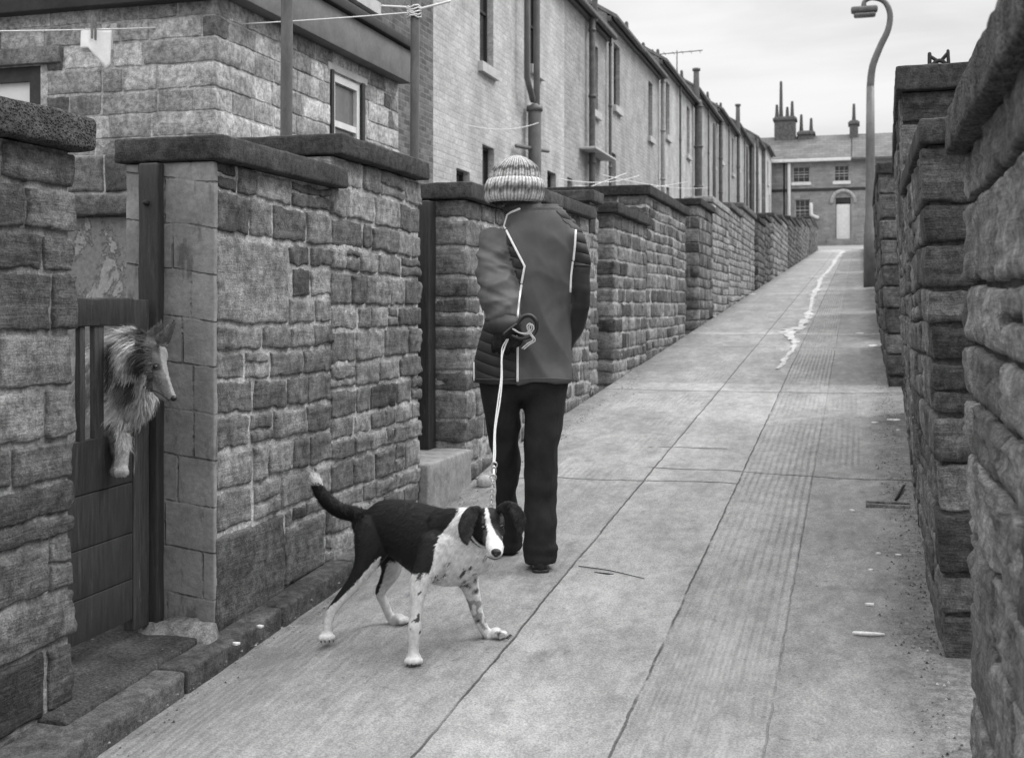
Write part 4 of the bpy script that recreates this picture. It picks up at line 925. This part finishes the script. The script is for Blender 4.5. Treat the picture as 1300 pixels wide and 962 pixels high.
def fur(mb, vs, fs, ns, count, fn, width, seed=0, segs=3, curl=.35):
    rg = random.Random(seed); areas = []
    for f in fs:
        a = (vs[f[1]]-vs[f[0]]).cross(vs[f[2]]-vs[f[0]]).length; areas.append(a)
    cum = np.cumsum(areas); pick = np.searchsorted(cum, np.array([rg.random() for _ in range(count)])*cum[-1])
    for fi in pick:
        f = fs[min(int(fi), len(fs)-1)]; w = [rg.random() for _ in f]; sw = sum(w)
        p = V((0, 0, 0)); n = V((0, 0, 0))
        for k, i in enumerate(f): p += vs[i]*(w[k]/sw); n += ns[i]*(w[k]/sw)
        n.normalize(); r_ = fn(p, n)
        if r_ is None: continue
        ln, d, lift, tone = r_; ln *= rg.uniform(.6, 1.2)
        d = d-n*d.dot(n)
        if d.length < 1e-4: continue
        d.normalize(); d = (d+V((rg.gauss(0, 1), rg.gauss(0, 1), rg.gauss(0, 1)))*curl*.4).normalized()
        side = d.cross(n)
        if side.length < 1e-4: continue
        side.normalize(); pts = []
        for k in range(segs+1):
            t = k/segs; c = p+d*(ln*t)+n*(lift*ln*math.sin(min(t*2.2, 2.4))-.001)+UP*(-.18*ln*t*t if ln > .02 else 0); w_ = width*(1-t)**.6
            if k < segs: pts += [c-side*w_, c+side*w_]
            else: pts.append(c)
        ff = [(2*k, 2*k+1, 2*k+3, 2*k+2) for k in range(segs-1)]+[(2*segs-2, 2*segs-1, 2*segs)]
        tn = tone*rg.uniform(.75, 1.25); mb.add(pts, ff, tn)
def bvh(vs, fs): return BVHTree.FromPolygons(vs, fs)
def hit(tree, px, py, out=0.0):
    d = PD(px, py, 1).normalized(); h = tree.ray_cast(V((0, 0, 0)), d)
    return (h[0]-d*out) if h[0] is not None else None

# --- the person
S = 4.93/1500
def M(px, py, dd=0.0): return PD(px, py, 4.93+dd)
man = thing('person', 'person seen from behind in striped woolly hat, dark anorak with white piping and dark trousers', 'person', tuple(V((-1.34, 4.76, GZ(4.76)))))
mb = MB()
tube(mb, [(M(655, 262), .055), (M(655, 248), .056)], 14); ball(mb, M(655, 232, .01), .076, .095, .115, 20)
ball(mb, M(655, 244, .1), .014, .022, .022, 10); ball(mb, M(631, 240, .02), .010, .02, .03, 10); ball(mb, M(679, 240, .02), .010, .02, .03, 10)
ball(mb, M(655, 262, .075), .03, .04, .03, 12)
tube(mb, [(M(668, 268), .05, .05), (M(672, 294), .12, .07), (M(678, 330), .135, .1), (M(672, 400), .12, .09), (M(665, 455), .14, .09), (M(664, 468), .12, .08)], 20, sub=3)
tube(mb, [(M(690, 500), .055), (M(688, 600), .04), (M(686, 700), .036), (M(686, 718), .036)], 14, sub=3); tube(mb, [(M(686, 716, -.02), .035, .035), (M(686, 719, .12), .03, .03)], 10, ref=(0, 0, 1))
tube(mb, [(M(640, 500), .055), (M(641, 545, .07), .042), (M(641.5, 590, .12), .036), (M(644, 680, .26), .033), (M(645, 700, .30), .036)], 14, sub=3); tube(mb, [(M(645, 700, .28), .035), (M(646, 699, .42), .03)], 10, ref=(0, 0, 1))
tube(mb, [(M(636, 302), .04), (M(630, 350, -.08), .04), (M(640, 405, -.19), .032), (M(641, 422, -.21), .03)], 12, sub=3)
tube(mb, [(M(720, 304), .04), (M(735, 370), .036), (M(722, 432, .14), .034), (M(700, 440, .24), .03)], 12, sub=3)
ball(mb, M(692, 442, .27), .04, .03, .045, 12)
for k in range(5): tube(mb, [(M(688-2*k, 440+3*k, .28), .009), (M(678-2*k, 443+3*k, .29), .008), (M(672-k, 447+3*k, .27), .007)], 8)
vs, fs, ns = remesh(mb, .011, 3); mb = MB(); mb.add(vs, fs, .3); mb.build('body', 'skin', man)
# trousers
mb = MB()
tube(mb, [(M(693, 470), .105, .11), (M(692, 500), .09, .1), (M(689, 560), .073, .083), (M(687, 610), .066, .072), (M(686, 660), .063, .07), (M(686, 700), .066, .078), (M(686, 714), .066, .08)], 22, sub=4, round_cap=False)
tube(mb, [(M(636, 470), .1, .11), (M(636, 500, .02), .085, .1), (M(640, 545, .08), .068, .08), (M(643, 580, .12), .058, .066), (M(643, 625, .18), .052, .06), (M(644, 670, .25), .058, .07), (M(645, 694, .28), .062, .078)], 22, sub=4, round_cap=False)
ball(mb, M(664, 484), .17, .12, .08, 20)
vs, fs, ns = remesh(mb, .010, 3)
out = []
for v_, n_ in zip(vs, ns):
    px, py, d = toP(v_); k = sstep(py, 500, 560)
    f_ = .007*k*(1-3*abs(noise.noise(V((v_.x*6+v_.z*2, v_.y*6, v_.z*5.5)))))+.004*k*noise.noise(V((v_.x*14, v_.y*14, v_.z*22)))+.008*sstep(py, 670, 700)*noise.noise(V((v_.x*6, v_.y*6, v_.z*40)))
    out.append(v_+n_*f_)
mb = MB(); mb.add(out, fs, .03); mb.build('trousers', 'trouser_cloth', man)
for (cx, cy, dd) in ((686, 722, 0), (645, 701, .29)):
    b0 = M(cx, cy, dd); gz_ = GZ(b0.y); mb = MB()
    tube(mb, [(V((b0.x, b0.y, gz_+.012))-FW*.055, .036, .012), (V((b0.x, b0.y, gz_+.012))+FW*.02, .036, .012), (V((b0.x, b0.y, gz_+.012))+FW*.15, .044, .012), (V((b0.x, b0.y, gz_+.012))+FW*.2, .03, .012)], 16, sub=3, ref=(0, 0, 1))
    tube(mb, [(V((b0.x, b0.y, gz_+.05))-FW*.045, .032, .045), (V((b0.x, b0.y, gz_+.05))+FW*.02, .035, .045), (V((b0.x, b0.y, gz_+.04))+FW*.13, .04, .035), (V((b0.x, b0.y, gz_+.03))+FW*.185, .03, .02)], 16, sub=3, ref=(0, 0, 1))
    mb.build('shoe', 'leather', man)
# anorak
SL = [(M(631, 296, -.01), .07), (M(629, 322, -.04), .074), (M(630, 350, -.08), .074), (M(634, 374, -.13), .079), (M(638, 394, -.17), .069), (M(641, 408, -.19), .062)]
SR = [(M(723, 300), .058), (M(733, 325), .052), (M(735, 355), .047), (M(735, 388, .02), .045), (M(727, 415, .07), .045), (M(716, 436, .14), .044)]
mb = MB()
tube(mb, [(M(666, 262), .078, .08), (M(668, 271), .098, .09), (M(673, 281), .145, .1), (M(677, 295), .172, .115), (M(678, 320), .168, .128), (M(676, 360), .163, .128), (M(671, 405), .178, .13), (M(666, 445), .198, .14), (M(664, 470), .21, .148), (M(664, 486), .215, .15)], 32, sub=4, round_cap=False)
tube(mb, [(p, r_, r_) for p, r_ in SL], 20, sub=4, round_cap=False); tube(mb, [(p, r_, r_*1.2) for p, r_ in SR], 18, sub=4)
tube(mb, [(M(662, 268), .082, .085), (M(662, 260), .074, .08), (M(661, 253), .070, .077)], 20, round_cap=False)
vs, fs, ns = remesh(mb, .0085, 4)
def dseg(p, chain):
    best = (9, 0, 0)
    for (a, ra), (b_, rb) in zip(chain[:-1], chain[1:]):
        t = min(max((p-a).dot(b_-a)/(b_-a).length_squared, 0), 1); d = (p-a.lerp(b_, t)).length/(ra+(rb-ra)*t)
        if d < best[0]: best = (d, t, 0)
    return best[0]
LP = [(262, 662), (279, 637), (310, 651), (338, 666), (360, 661), (401, 657), (487, 657)]
RP = [(262, 700), (281, 715), (292, 730), (331, 728), (372, 724), (500, 724)]
out = []; T = []; Q = []
for v_, n_ in zip(vs, ns):
    px, py, d = toP(v_); tl = .085; q = 0; dl = dseg(v_, SL); dr2 = dseg(v_, SR); f_ = 0
    if dl < 1.12 and d < 4.93+.03 and py < 420:
        w = 1-sstep(dl, 1.0, 1.12)*1
        u = v_.dot(RT)*5+v_.z*13; r1 = 1-abs(noise.noise(V((u*.55, v_.dot(FW)*5, v_.z*13-v_.dot(RT)*9))))*3.2+.5*(1-abs(noise.noise(V((u*1.5, 3, v_.z*24+v_.dot(RT)*12))))*3)
        f_ = .009*r1*sstep(py, 296, 325)+.004*fbm(v_.x*14, v_.y*14, v_.z*16)
        tl = .09
    elif px < interp(LP, py)-1 and d < 5.0: tl = .03; q = 1
    elif px > interp(RP, py)+1: tl = .03; q = 1 if py < 338 else .1; f_ = .006*noise.noise(V((v_.x*12, v_.y*12, v_.z*18)))
    else: f_ = .005*(1-3*abs(noise.noise(V((v_.dot(RT)*8+v_.z*4, 1, v_.z*3.2-v_.dot(RT)*2)))))*sstep(py, 285, 310)+.003*noise.noise(V((v_.x*14, v_.y*14, v_.z*9)))
    if py > 484: f_ -= .004
    f_ += .007*sstep(py, 440, 487)*noise.noise(V((v_.dot(RT)*16, v_.dot(FW)*9, 0)))
    if py < 268: f_ = .003*math.sin(py*1.6); tl = .05; q = 0
    out.append(v_+n_*f_); T.append(tl); Q.append(q)
mb = MB(); mb.add(out, fs, T, 0, Q); jk = mb.build('anorak', 'jacket_nylon', man)
tr = bvh(out, fs)
def seam(pts, r_, name='piping', mat='piping', parent=jk, flat=.45):
    P_ = []
    for (a, b_), (c, d) in zip(pts[:-1], pts[1:]):
        n_ = max(2, int(max(abs(c-a), abs(d-b_))/3))
        for k in range(n_): h_ = hit(tr, a+(c-a)*k/n_, b_+(d-b_)*k/n_, .0035); h_ is not None and P_.append((h_, r_, r_*flat))
    h_ = hit(tr, pts[-1][0], pts[-1][1], .002); h_ is not None and P_.append((h_, r_, r_*flat))
    if len(P_) > 2: m_ = MB(); tube(m_, P_, 8); m_.build(name, mat, parent)
seam([(660, 265), (648, 270), (640, 276), (637, 281), (651, 309), (666, 338), (662, 360)], .0046); seam([(662, 362), (659, 380), (657, 401), (657, 440), (657, 484)], .0048)
seam([(731, 292), (730, 310), (728, 331)], .0046); seam([(727, 333), (725, 350), (724, 371)], .0044); seam([(603, 440), (602, 460), (602, 483)], .004)
mb = MB(); n_ = 40; P_ = []
for k in range(n_+1):
    px = 604+(724-604)*k/n_; h_ = hit(tr, px, 481+2.5*math.sin(k/6)*.3, .0005)
    if h_ is not None: P_.append((h_, .0018))
tube(mb, P_, 6); mb.build('hem_stitching', 'pole_metal', jk)
mb = MB()     # open cuff
cc = M(641, 409, -.19); tube(mb, [(cc, .07, .068), (cc-UP*.012+FW*-.006, .071, .069), (cc-UP*.02, .062, .06)], 20, tone=.05, round_cap=False); mb.build('cuff', 'jacket_nylon', jk)
# knitted hat
mb = MB(); hc = M(654, 228, .0); prof = [(258, 31), (256, 35), (251, 37), (243, 38), (235, 37.5), (230, 36), (227.5, 33.5), (229, 31.5), (225, 33), (219, 31.5), (212, 27.5), (206, 21), (201, 13), (198, 6), (197, 1)]
nn = 160; vs = []; T = []; Q = []
for j in range(len(prof)*3-2):
    a = prof[j//3]; b_ = prof[min(j//3+1, len(prof)-1)]; t = (j % 3)/3; y_ = a[0]+(b_[0]-a[0])*t; r_ = (a[1]+(b_[1]-a[1])*t)*S
    for k in range(nn):
        w = 2*math.pi*k/nn; rib_ = math.sin(w*26)*.0022*min(1, r_/.06); wob = .003*nz(math.cos(w)*2, math.sin(w)*2, y_*.08)
        px_t = (228-y_)*.06
        p = M(654+px_t, y_)+RT*((r_+rib_+wob)*math.cos(w))+FW*((r_*1.12+rib_+wob)*math.sin(w)); vs.append(p)
        yy = y_+1.5*math.sin(w*13)
        tn = .6 if yy > 248 else .36 if yy > 244.5 else .15 if yy > 239 else .42 if yy > 235 else .7 if yy > 224 else .42 if yy > 219 else .14 if yy > 213.5 else .4 if yy > 208 else .55 if yy > 203 else .78
        T.append(tn); Q.append(26*w/math.pi)
J = len(prof)*3-2; fs = [(j*nn+k, j*nn+(k+1) % nn, (j+1)*nn+(k+1) % nn, (j+1)*nn+k) for j in range(J-1) for k in range(nn)]
mb.add(vs, fs, T, 0, Q); mb.build('woolly_hat', 'ribbed_wool', man)
# hair at the nape
mb = MB(); rg = random.Random(3)
for k in range(500):
    w = rg.uniform(math.pi, 2*math.pi); a = M(655, 254+rg.uniform(-2, 2))+RT*(.082*math.cos(w))+FW*(.088*math.sin(w)); ln = rg.uniform(.02, .035); sd_ = RT*.0012
    mb.add([a-sd_, a+sd_, a-UP*ln-FW*0.004*math.sin(w)+RT*rg.gauss(0, .004)], [(0, 1, 2)], .05)
mb.build('hair', 'fur', man, False)
# glove with curled fingers
mb = MB(); hc = M(641, 421, -.215)
tube(mb, [(M(641, 408, -.195), .036, .034), (M(641, 416, -.207), .036, .028), (M(640, 425, -.217), .044, .022), (M(640, 432, -.222), .043, .020)], 16, sub=3)
for k, (x_, l_) in enumerate(((627, .9), (635.5, 1.0), (644, 1.05), (652, .85))):
    a = M(x_, 431, -.225); tube(mb, [(a, .0125), (a-UP*.03*l_-FW*.008, .012), (a-UP*.05*l_+FW*.012, .0115), (a-UP*.045*l_+FW*.034, .011), (a-UP*.02*l_+FW*.04, .009)], 10, sub=3)
tube(mb, [(M(656, 418, -.215), .015), (M(661, 426, -.225), .013), (M(659, 435, -.235), .0125), (M(652, 440, -.24), .010)], 10, sub=3)
vs, fs, ns = remesh(mb, .0035, 2); mb = MB(); mb.add(vs, fs, .03); mb.build('glove', 'knit_glove', man)

# --- leash, held in the glove
ls = thing('dog_leash', 'pale rope leash with steel clip and chain, from the glove to the dog\'s neck', 'leash', tuple(M(640, 440, -.23)))
mb = MB(); LPTS = [(645, 431, 4.69), (640, 441, 4.67), (638, 455, 4.6), (637, 480, 4.52), (634, 510, 4.4), (630, 545, 4.27), (628, 575, 4.13), (627.5, 587, 4.08)]
tube(mb, [(PD(*q)+RT*.003*math.sin(i*2.2), .0031) for i, q in enumerate(LPTS)], 8, sub=4); tube(mb, [(PD(*q)-RT*(.005+.002*math.sin(i*1.7)), .0028) for i, q in enumerate(LPTS)], 8, sub=4)
mb.build('rope', 'cord_pale', ls)
mb = MB(); tube(mb, [(PD(*q), r_) for q, r_ in (((655, 414, 4.68), .007), ((664, 402, 4.68), .009), ((674, 401, 4.69), .009), ((681, 409, 4.69), .008), ((680, 421, 4.69), .007), ((672, 428, 4.68), .006), ((660, 430, 4.67), .006), ((650, 426, 4.67), .006))], 10, sub=4)
tube(mb, [(PD(*q), r_) for q, r_ in (((655, 412, 4.67), .006), ((648, 417, 4.66), .006), ((640, 424, 4.655), .006))], 8, sub=3); mb.build('hand_loop', 'leather', ls)
mb = MB()
for (off, sd_) in ((0, 1), (2.5, 2)):
    tube(mb, [(PD(x_+off, y_+sd_, 4.66), .0028) for x_, y_ in ((650, 416), (658, 421), (668, 422), (675, 416), (673, 410), (669, 413), (672, 422), (677, 430), (670, 435), (663, 441))], 7, sub=4)
mb.build('tied_cord', 'cord_pale', ls)
def ring_(mb, c, r_, rr, ax=0, st=1.0):
    P_ = [(c+(RT if ax == 0 else FW)*(r_*math.cos(a))+UP*(r_*st*math.sin(a)), rr) for a in [2*math.pi*k/14 for k in range(15)]]; tube(mb, P_, 7, cap=False)
mb = MB(); ring_(mb, PD(627.5, 590, 4.07), .010, .0022); ring_(mb, PD(627, 597, 4.05), .007, .003, 0, 1.9); ring_(mb, PD(626, 606, 4.02), .011, .0022)
tube(mb, [(PD(627, 592, 4.06), .005), (PD(626.5, 603, 4.03), .0045)], 8); mb.build('clip', 'chain_steel', ls)
mb = MB()
for k in range(11):
    t = k/10; ring_(mb, PD(625.5-2*t, 609+33*t, 4.02-.05*t), .0048, .0016, k % 2, 1.5)
mb.build('chain', 'chain_steel', ls)

# --- black and white dog
dog = thing('dog', 'black and white dog with speckled legs and white-tipped tail, looking back at the camera', 'dog', tuple(V((-1.5, 3.85, GZ(3.85)))))
s4 = 4.05/1500
mb = MB(); D = PD
tube(mb, [(D(464, 665, 4.24), .05, .05), (D(480, 667, 4.22), .083, .075), (D(500, 668, 4.18), .097, .08), (D(525, 678, 4.12), .112, .085), (D(550, 690, 4.06), .125, .092), (D(573, 698, 4.01), .125, .09), (D(595, 702, 3.97), .098, .078), (D(610, 705, 3.94), .058, .05)], 24, sub=4)
tube(mb, [(D(565, 680, 4.02), .095, .07), (D(588, 674, 3.98), .082, .065), (D(606, 668, 3.95), .066, .06), (D(618, 663, 3.93), .05, .05)], 20, sub=4)
# haunches and hind legs
tube(mb, [(D(478, 668, 4.17), .075, .045), (D(474, 690, 4.15), .07, .045), (D(464, 716, 4.13), .042, .034), (D(452, 736, 4.12), .028, .026), (D(441, 750, 4.12), .0235, .022), (D(428, 766, 4.12), .019, .0175), (D(420, 778, 4.12), .018, .0165), (D(416, 794, 4.12), .0165, .016), (D(415, 806, 4.12), .0175, .018)], 16, sub=4)
tube(mb, [(D(488, 672, 4.27), .07, .04), (D(496, 700, 4.28), .055, .035), (D(497, 722, 4.28), .038, .03), (D(490, 738, 4.29), .026, .024), (D(483, 752, 4.29), .0195, .018), (D(489, 768, 4.29), .0165, .016), (D(495, 782, 4.29), .016, .015), (D(501, 790, 4.285), .017, .017)], 16, sub=4)
# front legs
tube(mb, [(D(556, 692, 3.95), .065, .045), (D(546, 715, 3.92), .05, .036), (D(533, 738, 3.90), .033, .028), (D(530, 760, 3.89), .0245, .023), (D(528, 782, 3.885), .0205, .02), (D(526.5, 796, 3.88), .0225, .0225), (D(526, 812, 3.88), .0185, .0185), (D(525, 824, 3.88), .0175, .018), (D(524.5, 836, 3.875), .02, .021)], 16, sub=4)
tube(mb, [(D(588, 705, 4.05), .055, .042), (D(594, 735, 4.08), .037, .03), (D(601, 758, 4.09), .026, .024), (D(606, 778, 4.10), .0215, .02), (D(613, 796, 4.11), .019, .018), (D(620, 806, 4.11), .018, .018)], 16, sub=4)
def paw(px, py, D_, dx, dy, sc=1.0):
    c = D(px, py, D_); gz_ = GZ(c.y)+.012; c.z = gz_+.013*sc; f_ = (RT*dx-FW*dy).normalized(); s_ = UP.cross(f_)
    ball(mb, c, .026*sc, .024*sc, .02*sc, 12)
    for k, o_ in enumerate((-.021, -.0075, .0075, .021)):
        q = c+f_*((.03 if k in (1, 2) else .021)*sc)+s_*(o_*sc); q.z = gz_+.010*sc; ball(mb, q, .0098*sc, .0098*sc, .0115*sc, 12)
paw(414, 811, 4.12, .25, 1); paw(506, 793, 4.28, 1, .5); paw(525, 840, 3.88, .1, 1, 1.05); paw(630, 809, 4.11, 1, .3)
# tail
tube(mb, [(D(466, 657, 4.24), .03), (D(450, 653, 4.25), .026), (D(432, 649, 4.26), .026), (D(417, 638, 4.27), .0255), (D(406, 624, 4.28), .022), (D(402, 612, 4.28), .019), (D(400, 607, 4.28), .016)], 14, sub=4)
# head
hf = (-FW*.86+RT*.16-UP*.42).normalized()
hcn = D(621, 663, 3.93)
ball(mb, hcn, .052, .056, .05, 18); ball(mb, hcn+hf*.02-UP*.012, .048, .05, .04, 16); ball(mb, D(611, 676, 3.91), .025, .03, .026, 12); ball(mb, D(633, 675, 3.91), .021, .028, .024, 12)
tube(mb, [(D(623.5, 674, 3.895), .041, .034), (D(626, 686, 3.855), .032, .028), (D(628.5, 696, 3.82), .0285, .024), (D(629.5, 701, 3.8), .024, .02)], 16, sub=4, ref=(0, 0, 1))
ball(mb, D(627.5, 705, 3.835), .025, .022, .016, 12)
vs, fs, ns = remesh(mb, .0048, 2)
BD_ = [(640, 585), (652, 580), (665, 572), (680, 560), (690, 553), (710, 549), (737, 543), (745, 530)]
LX = [(700, 488), (715, 472), (743, 449), (760, 431), (775, 413), (790, 395)]
def dogtone(p):
    px, py, d = toP(p); e = 3.0*nz(p.x*30, p.y*30, p.z*30); W_ = .72; K = .011
    head = (p-hcn).length < .085 or d < 3.86 and py < 715 and px > 600
    if px < 475 and py < 668 and d > 4.2 and px < 462: return W_ if py < 616+e*.6 else K
    if head and px > 596 and d < 3.97:
        c = interp([(636, 617), (650, 618), (665, 620.5), (690, 628), (712, 630)], py); w = interp([(643, 1.2), (652, 2.6), (668, 3.6), (678, 5.5), (686, 9.5), (695, 12.5), (712, 13)], py)
        if abs(px-c)+e*.3 < w: return W_*(1 if py < 705 else .7)
        if py > 703: return .3
        if 655 < py < 664 and (abs(px-614) < 2.2 or abs(px-637) < 2.2): return .07
        if py > 672 and abs(px-c) < w+5: return .06
        return K
    near_hind = d < 4.2 and px < 500 and py > 690; far_hind = d >= 4.2 and px < 520 and py > 700
    if near_hind and py > 706 and px < interp([(706, 484), (715, 482), (740, 468), (850, 468)], py): return K if px+e*.6 < interp(LX, py) else W_
    if far_hind and py > 712: return K*2 if (px < interp([(712, 492), (740, 486), (752, 480), (762, 470)], py)+e*.5 and py < 762) else W_*.8
    if px+e < interp(BD_, py) and py < 738+e and not (d < 3.93 and py > 728): return K
    s_ = noise.noise(V((p.x*46, p.y*46, p.z*46))); leg = py > 738
    if s_ > (.38 if leg and d < 3.95 else .47) and (py > 700 or px > 590) and py < 822: return .07
    if leg and d > 4.0 and px > 570 and s_ > .1: return .32
    return W_
T = [dogtone(v_) for v_ in vs]
mb = MB(); mb.add(vs, fs, T); body = mb.build('body', 'short_coat', dog)
trd = bvh(vs, fs)
tail0 = D(466, 657, 4.24)
def coat(p, n):
    px, py, d = toP(p); t = dogtone(p)
    if (p-hcn).length < .09 or d < 3.87: dr_ = (p-(hcn+hf*.12)); return (.006, dr_, .1, t)
    if px < 462 and py < 665: return (.022, (D(398, 600, 4.28)-D(420, 640, 4.27))+(p-D(425, 645, 4.26))*.2, .3, t)
    if py > 742: return (.008, V((0, 0, -1)), .1, t)
    return (.015 if px < 560 else .02, -RT*.7-UP*.75, .12, t)
mb = MB(); fur(mb, vs, fs, ns, 42000, coat, .0011, 5, 2, .5); mb.build('coat', 'short_coat', body, False)
def ear(pts, name='ear'):
    mb = MB(); tube(mb, [(D(x_, y_, d_), r_*s4*.97, .0075) for x_, y_, d_, r_ in pts], 16, sub=4)
    v2, f2, n2 = remesh(mb, .004, 3); mb = MB(); mb.add(v2, f2, [.022+.04*max(0, noise.noise(q*40)) for q in v2]); er_ = mb.build(name, 'short_coat', dog)
    mb = MB(); fur(mb, v2, f2, n2, 2600, lambda p, n: (.013, -UP+RT*.1, .25, .02+.05*max(0, noise.noise(p*45))), .001, 2, 2, .5); mb.build('ear_hair', 'short_coat', er_, False)
ear([(608, 646, 3.905, 5), (600, 650, 3.885, 8.5), (594, 659, 3.87, 10), (591, 671, 3.86, 9.5), (591, 681, 3.855, 7), (592, 687, 3.855, 3)])
ear([(634, 646, 3.92, 4), (643, 641, 3.90, 5), (652, 644, 3.885, 6.5), (658, 654, 3.88, 8), (660, 666, 3.88, 6.5), (660, 676, 3.88, 2.5)])
for (x_, y_) in ((613, 669.5), (636.5, 668)):
    h_ = hit(trd, x_, y_, -.004); mb = MB(); ball(mb, h_-FW*.002, .0085, .0085, .0075, 14); mb.build('eye', 'eye_dark', dog)
h_ = hit(trd, 629.8, 701, -.004); mb = MB(); ball(mb, h_, .0175, .012, .0125, 16); ball(mb, h_-FW*.004-UP*.006, .009, .01, .009, 12); mb.build('nose', 'nose_dark', dog)
mb = MB(); P_ = []
for k in range(15):
    a = -1+2*k/14; h_ = hit(trd, 628.5+9.5*a, 709.5-2.6*abs(a)**1.5*1.2, .0003)
    if h_ is not None: P_.append((h_, .0016))
if len(P_) > 3: tube(mb, P_, 6); mb.build('mouth', 'nose_dark', dog)
for (x_, y_, dx, dy, D_) in ((414, 815, .25, 1, 4.12), (525, 844, .1, 1, 3.88), (631, 812, 1, .3, 4.11), (507, 796, 1, .5, 4.28)):
    c = D(x_, y_, D_); f_ = (RT*dx-FW*dy).normalized(); s_ = UP.cross(f_); gz_ = GZ(c.y)+.016
    mb = MB()
    for o_ in (-.018, -.0065, .0065, .018): q = V((c.x, c.y, 0))+f_*.041+s_*o_*1.15; q.z = gz_; tube(mb, [(q, .003), (q+f_*.008-UP*.003, .0012)], 6)
    mb.build('claws', 'nose_dark', body)
mb = MB(); P_ = []
for k in range(25):
    w = 2*math.pi*k/24; c = D(612, 672, 3.945); ax_ = V(D(621, 663, 3.92)-D(597, 680, 3.97)).normalized(); u_ = ax_.cross(UP).normalized(); v2_ = u_.cross(ax_)
    P_.append((c+u_*(.067*math.cos(w))+v2_*(.067*math.sin(w)), .004))
tube(mb, P_, 8, cap=False); single(mb, 'dog_collar', 'chain_steel', 'thin steel collar round the neck of the black and white dog', 'collar', tuple(D(612, 672, 3.945)))

# --- rough collie looking over the gate
cd = thing('dog', 'long-haired collie with pale ruff leaning through the gate, one paw over the boards', 'dog', tuple(V((-2.7, 3.5, GZ(3.5)))))
mb = MB()
tube(mb, [(D(136, 640, 4.42), .12, .12), (D(138, 560, 4.30), .13, .12), (D(142, 500, 4.20), .125, .12), (D(150, 465, 4.12), .105, .1), (D(165, 453, 4.04), .088, .085), (D(180, 449, 3.97), .072, .07), (D(192, 452, 3.93), .056, .055)], 22, sub=4)
tube(mb, [(D(168, 480, 4.04), .06, .06), (D(176, 505, 4.02), .05, .05), (D(172, 524, 4.02), .03, .035)], 14, sub=3)
ball(mb, D(190, 453, 3.915), .05, .054, .05, 16)
tube(mb, [(D(194, 458, 3.9), .043, .043), (D(200.5, 473, 3.885), .034, .033), (D(207.5, 485, 3.87), .0235, .024), (D(214, 497, 3.86), .0175, .018), (D(219.5, 505, 3.855), .013, .013)], 16, sub=4)
tube(mb, [(D(192, 482, 3.89), .022, .02), (D(203, 499, 3.875), .017, .015), (D(213, 508, 3.865), .010, .011)], 12, sub=3)
for (a, b_, c) in (((192, 430, 3.94), (200, 419, 3.93), (205, 410, 3.925)), ((205, 434, 3.89), (214, 420, 3.88), (222.5, 409, 3.875))):
    tube(mb, [(D(*a), .028, .014), (D(*b_), .018, .009), (D(*c), .005, .004)], 14, sub=3)
tube(mb, [(D(143, 500, 4.1), .06, .05), (D(146, 530, 4.03), .045, .04), (D(150, 550, 3.985), .036, .033), (D(154, 568, 3.955), .028, .027), (D(153, 586, 3.95), .026, .026), (D(151, 596, 3.95), .028, .026)], 16, sub=4)
for x_ in (143.5, 149, 154.5, 159): ball(mb, D(x_, 599, 3.93), .0125, .016, .018, 10)
tube(mb, [(D(128, 520, 4.15), .05, .05), (D(118, 560, 4.13), .03, .03), (D(116, 620, 4.15), .025, .025)], 12, sub=3)
vs, fs, ns = remesh(mb, .006, 4)
hd = D(196, 455, 3.91)
def reg(p):
    px, py, d = toP(p); q = noise.noise(V((p.x*16, p.y*16, p.z*9))); q2 = noise.noise(V((p.x*45, p.y*45, p.z*20)))
    face = px > 188 and py > 436 and d < 3.97 and py < 515
    if py < 436 and px > 186: return .016, .12+.15*max(q2, 0), (UP*.8+RT*.2)
    if face:
        tn = (.12 if px < 205 else .17)+.06*q2
        top = interp([(440, 202), (466, 208), (485, 215), (500, 219)], py)
        if px > top-1: tn = .34
        if py > 478+(px-190)*.9: tn = .27
        if abs(px-197.5) < 6 and abs(py-466) < 4.5: tn = .03
        if px < 194: tn = .09
        return .007+(.016 if px < 194 else 0), tn, (-RT-UP*.3)
    if py > 535 and px > 128: return (.022 if py < 570 else .010), (.45 if px > 146+3*q else .16), -UP
    if px > 172 and py > 470: return .04, .5+.2*q, (-UP-RT*.25)
    if px > 178: return .035, .03+.05*max(q, 0), (-RT-UP*.5)
    lt_ = sstep(q+q2*.5, -.02, .3); base = .08+.62*lt_
    if py > 470+.3*(px-110) and px < 165: base = .2+.35*lt_
    if px < 122: base = .3+.25*lt_
    if py > 505: base = .5+.2*q
    return .055, base, (-RT*.55-UP*.9)
T = [reg(v_)[1]*.8 for v_ in vs]
mb = MB(); mb.add(vs, fs, T); cb_ = mb.build('body', 'fur', cd)
def cfur(p, n):
    l_, t, d_ = reg(p); return (l_, d_, .38 if l_ > .02 else .15, t)
mb = MB(); fur(mb, vs, fs, ns, 60000, cfur, .0013, 9, 4, .45); mb.build('long_fur', 'fur', cb_, False)
trc = bvh(vs, fs); h_ = hit(trc, 197.5, 465.5, -.004); mb = MB(); ball(mb, h_, .0085, .0085, .0075, 14); mb.build('eye', 'eye_dark', cd)
mb = MB(); ball(mb, D(220.5, 505.5, 3.85), .011, .011, .010, 14); mb.build('nose', 'nose_dark', cd)
mb = MB(); P_ = []
for k in range(9):
    t = k/8; h_ = hit(trc, 187+27*t, 494+14*t-3*math.sin(t*3.1), .0005)
    if h_ is not None: P_.append((h_, .0014))
if len(P_) > 3: tube(mb, P_, 6); mb.build('mouth', 'nose_dark', cd)
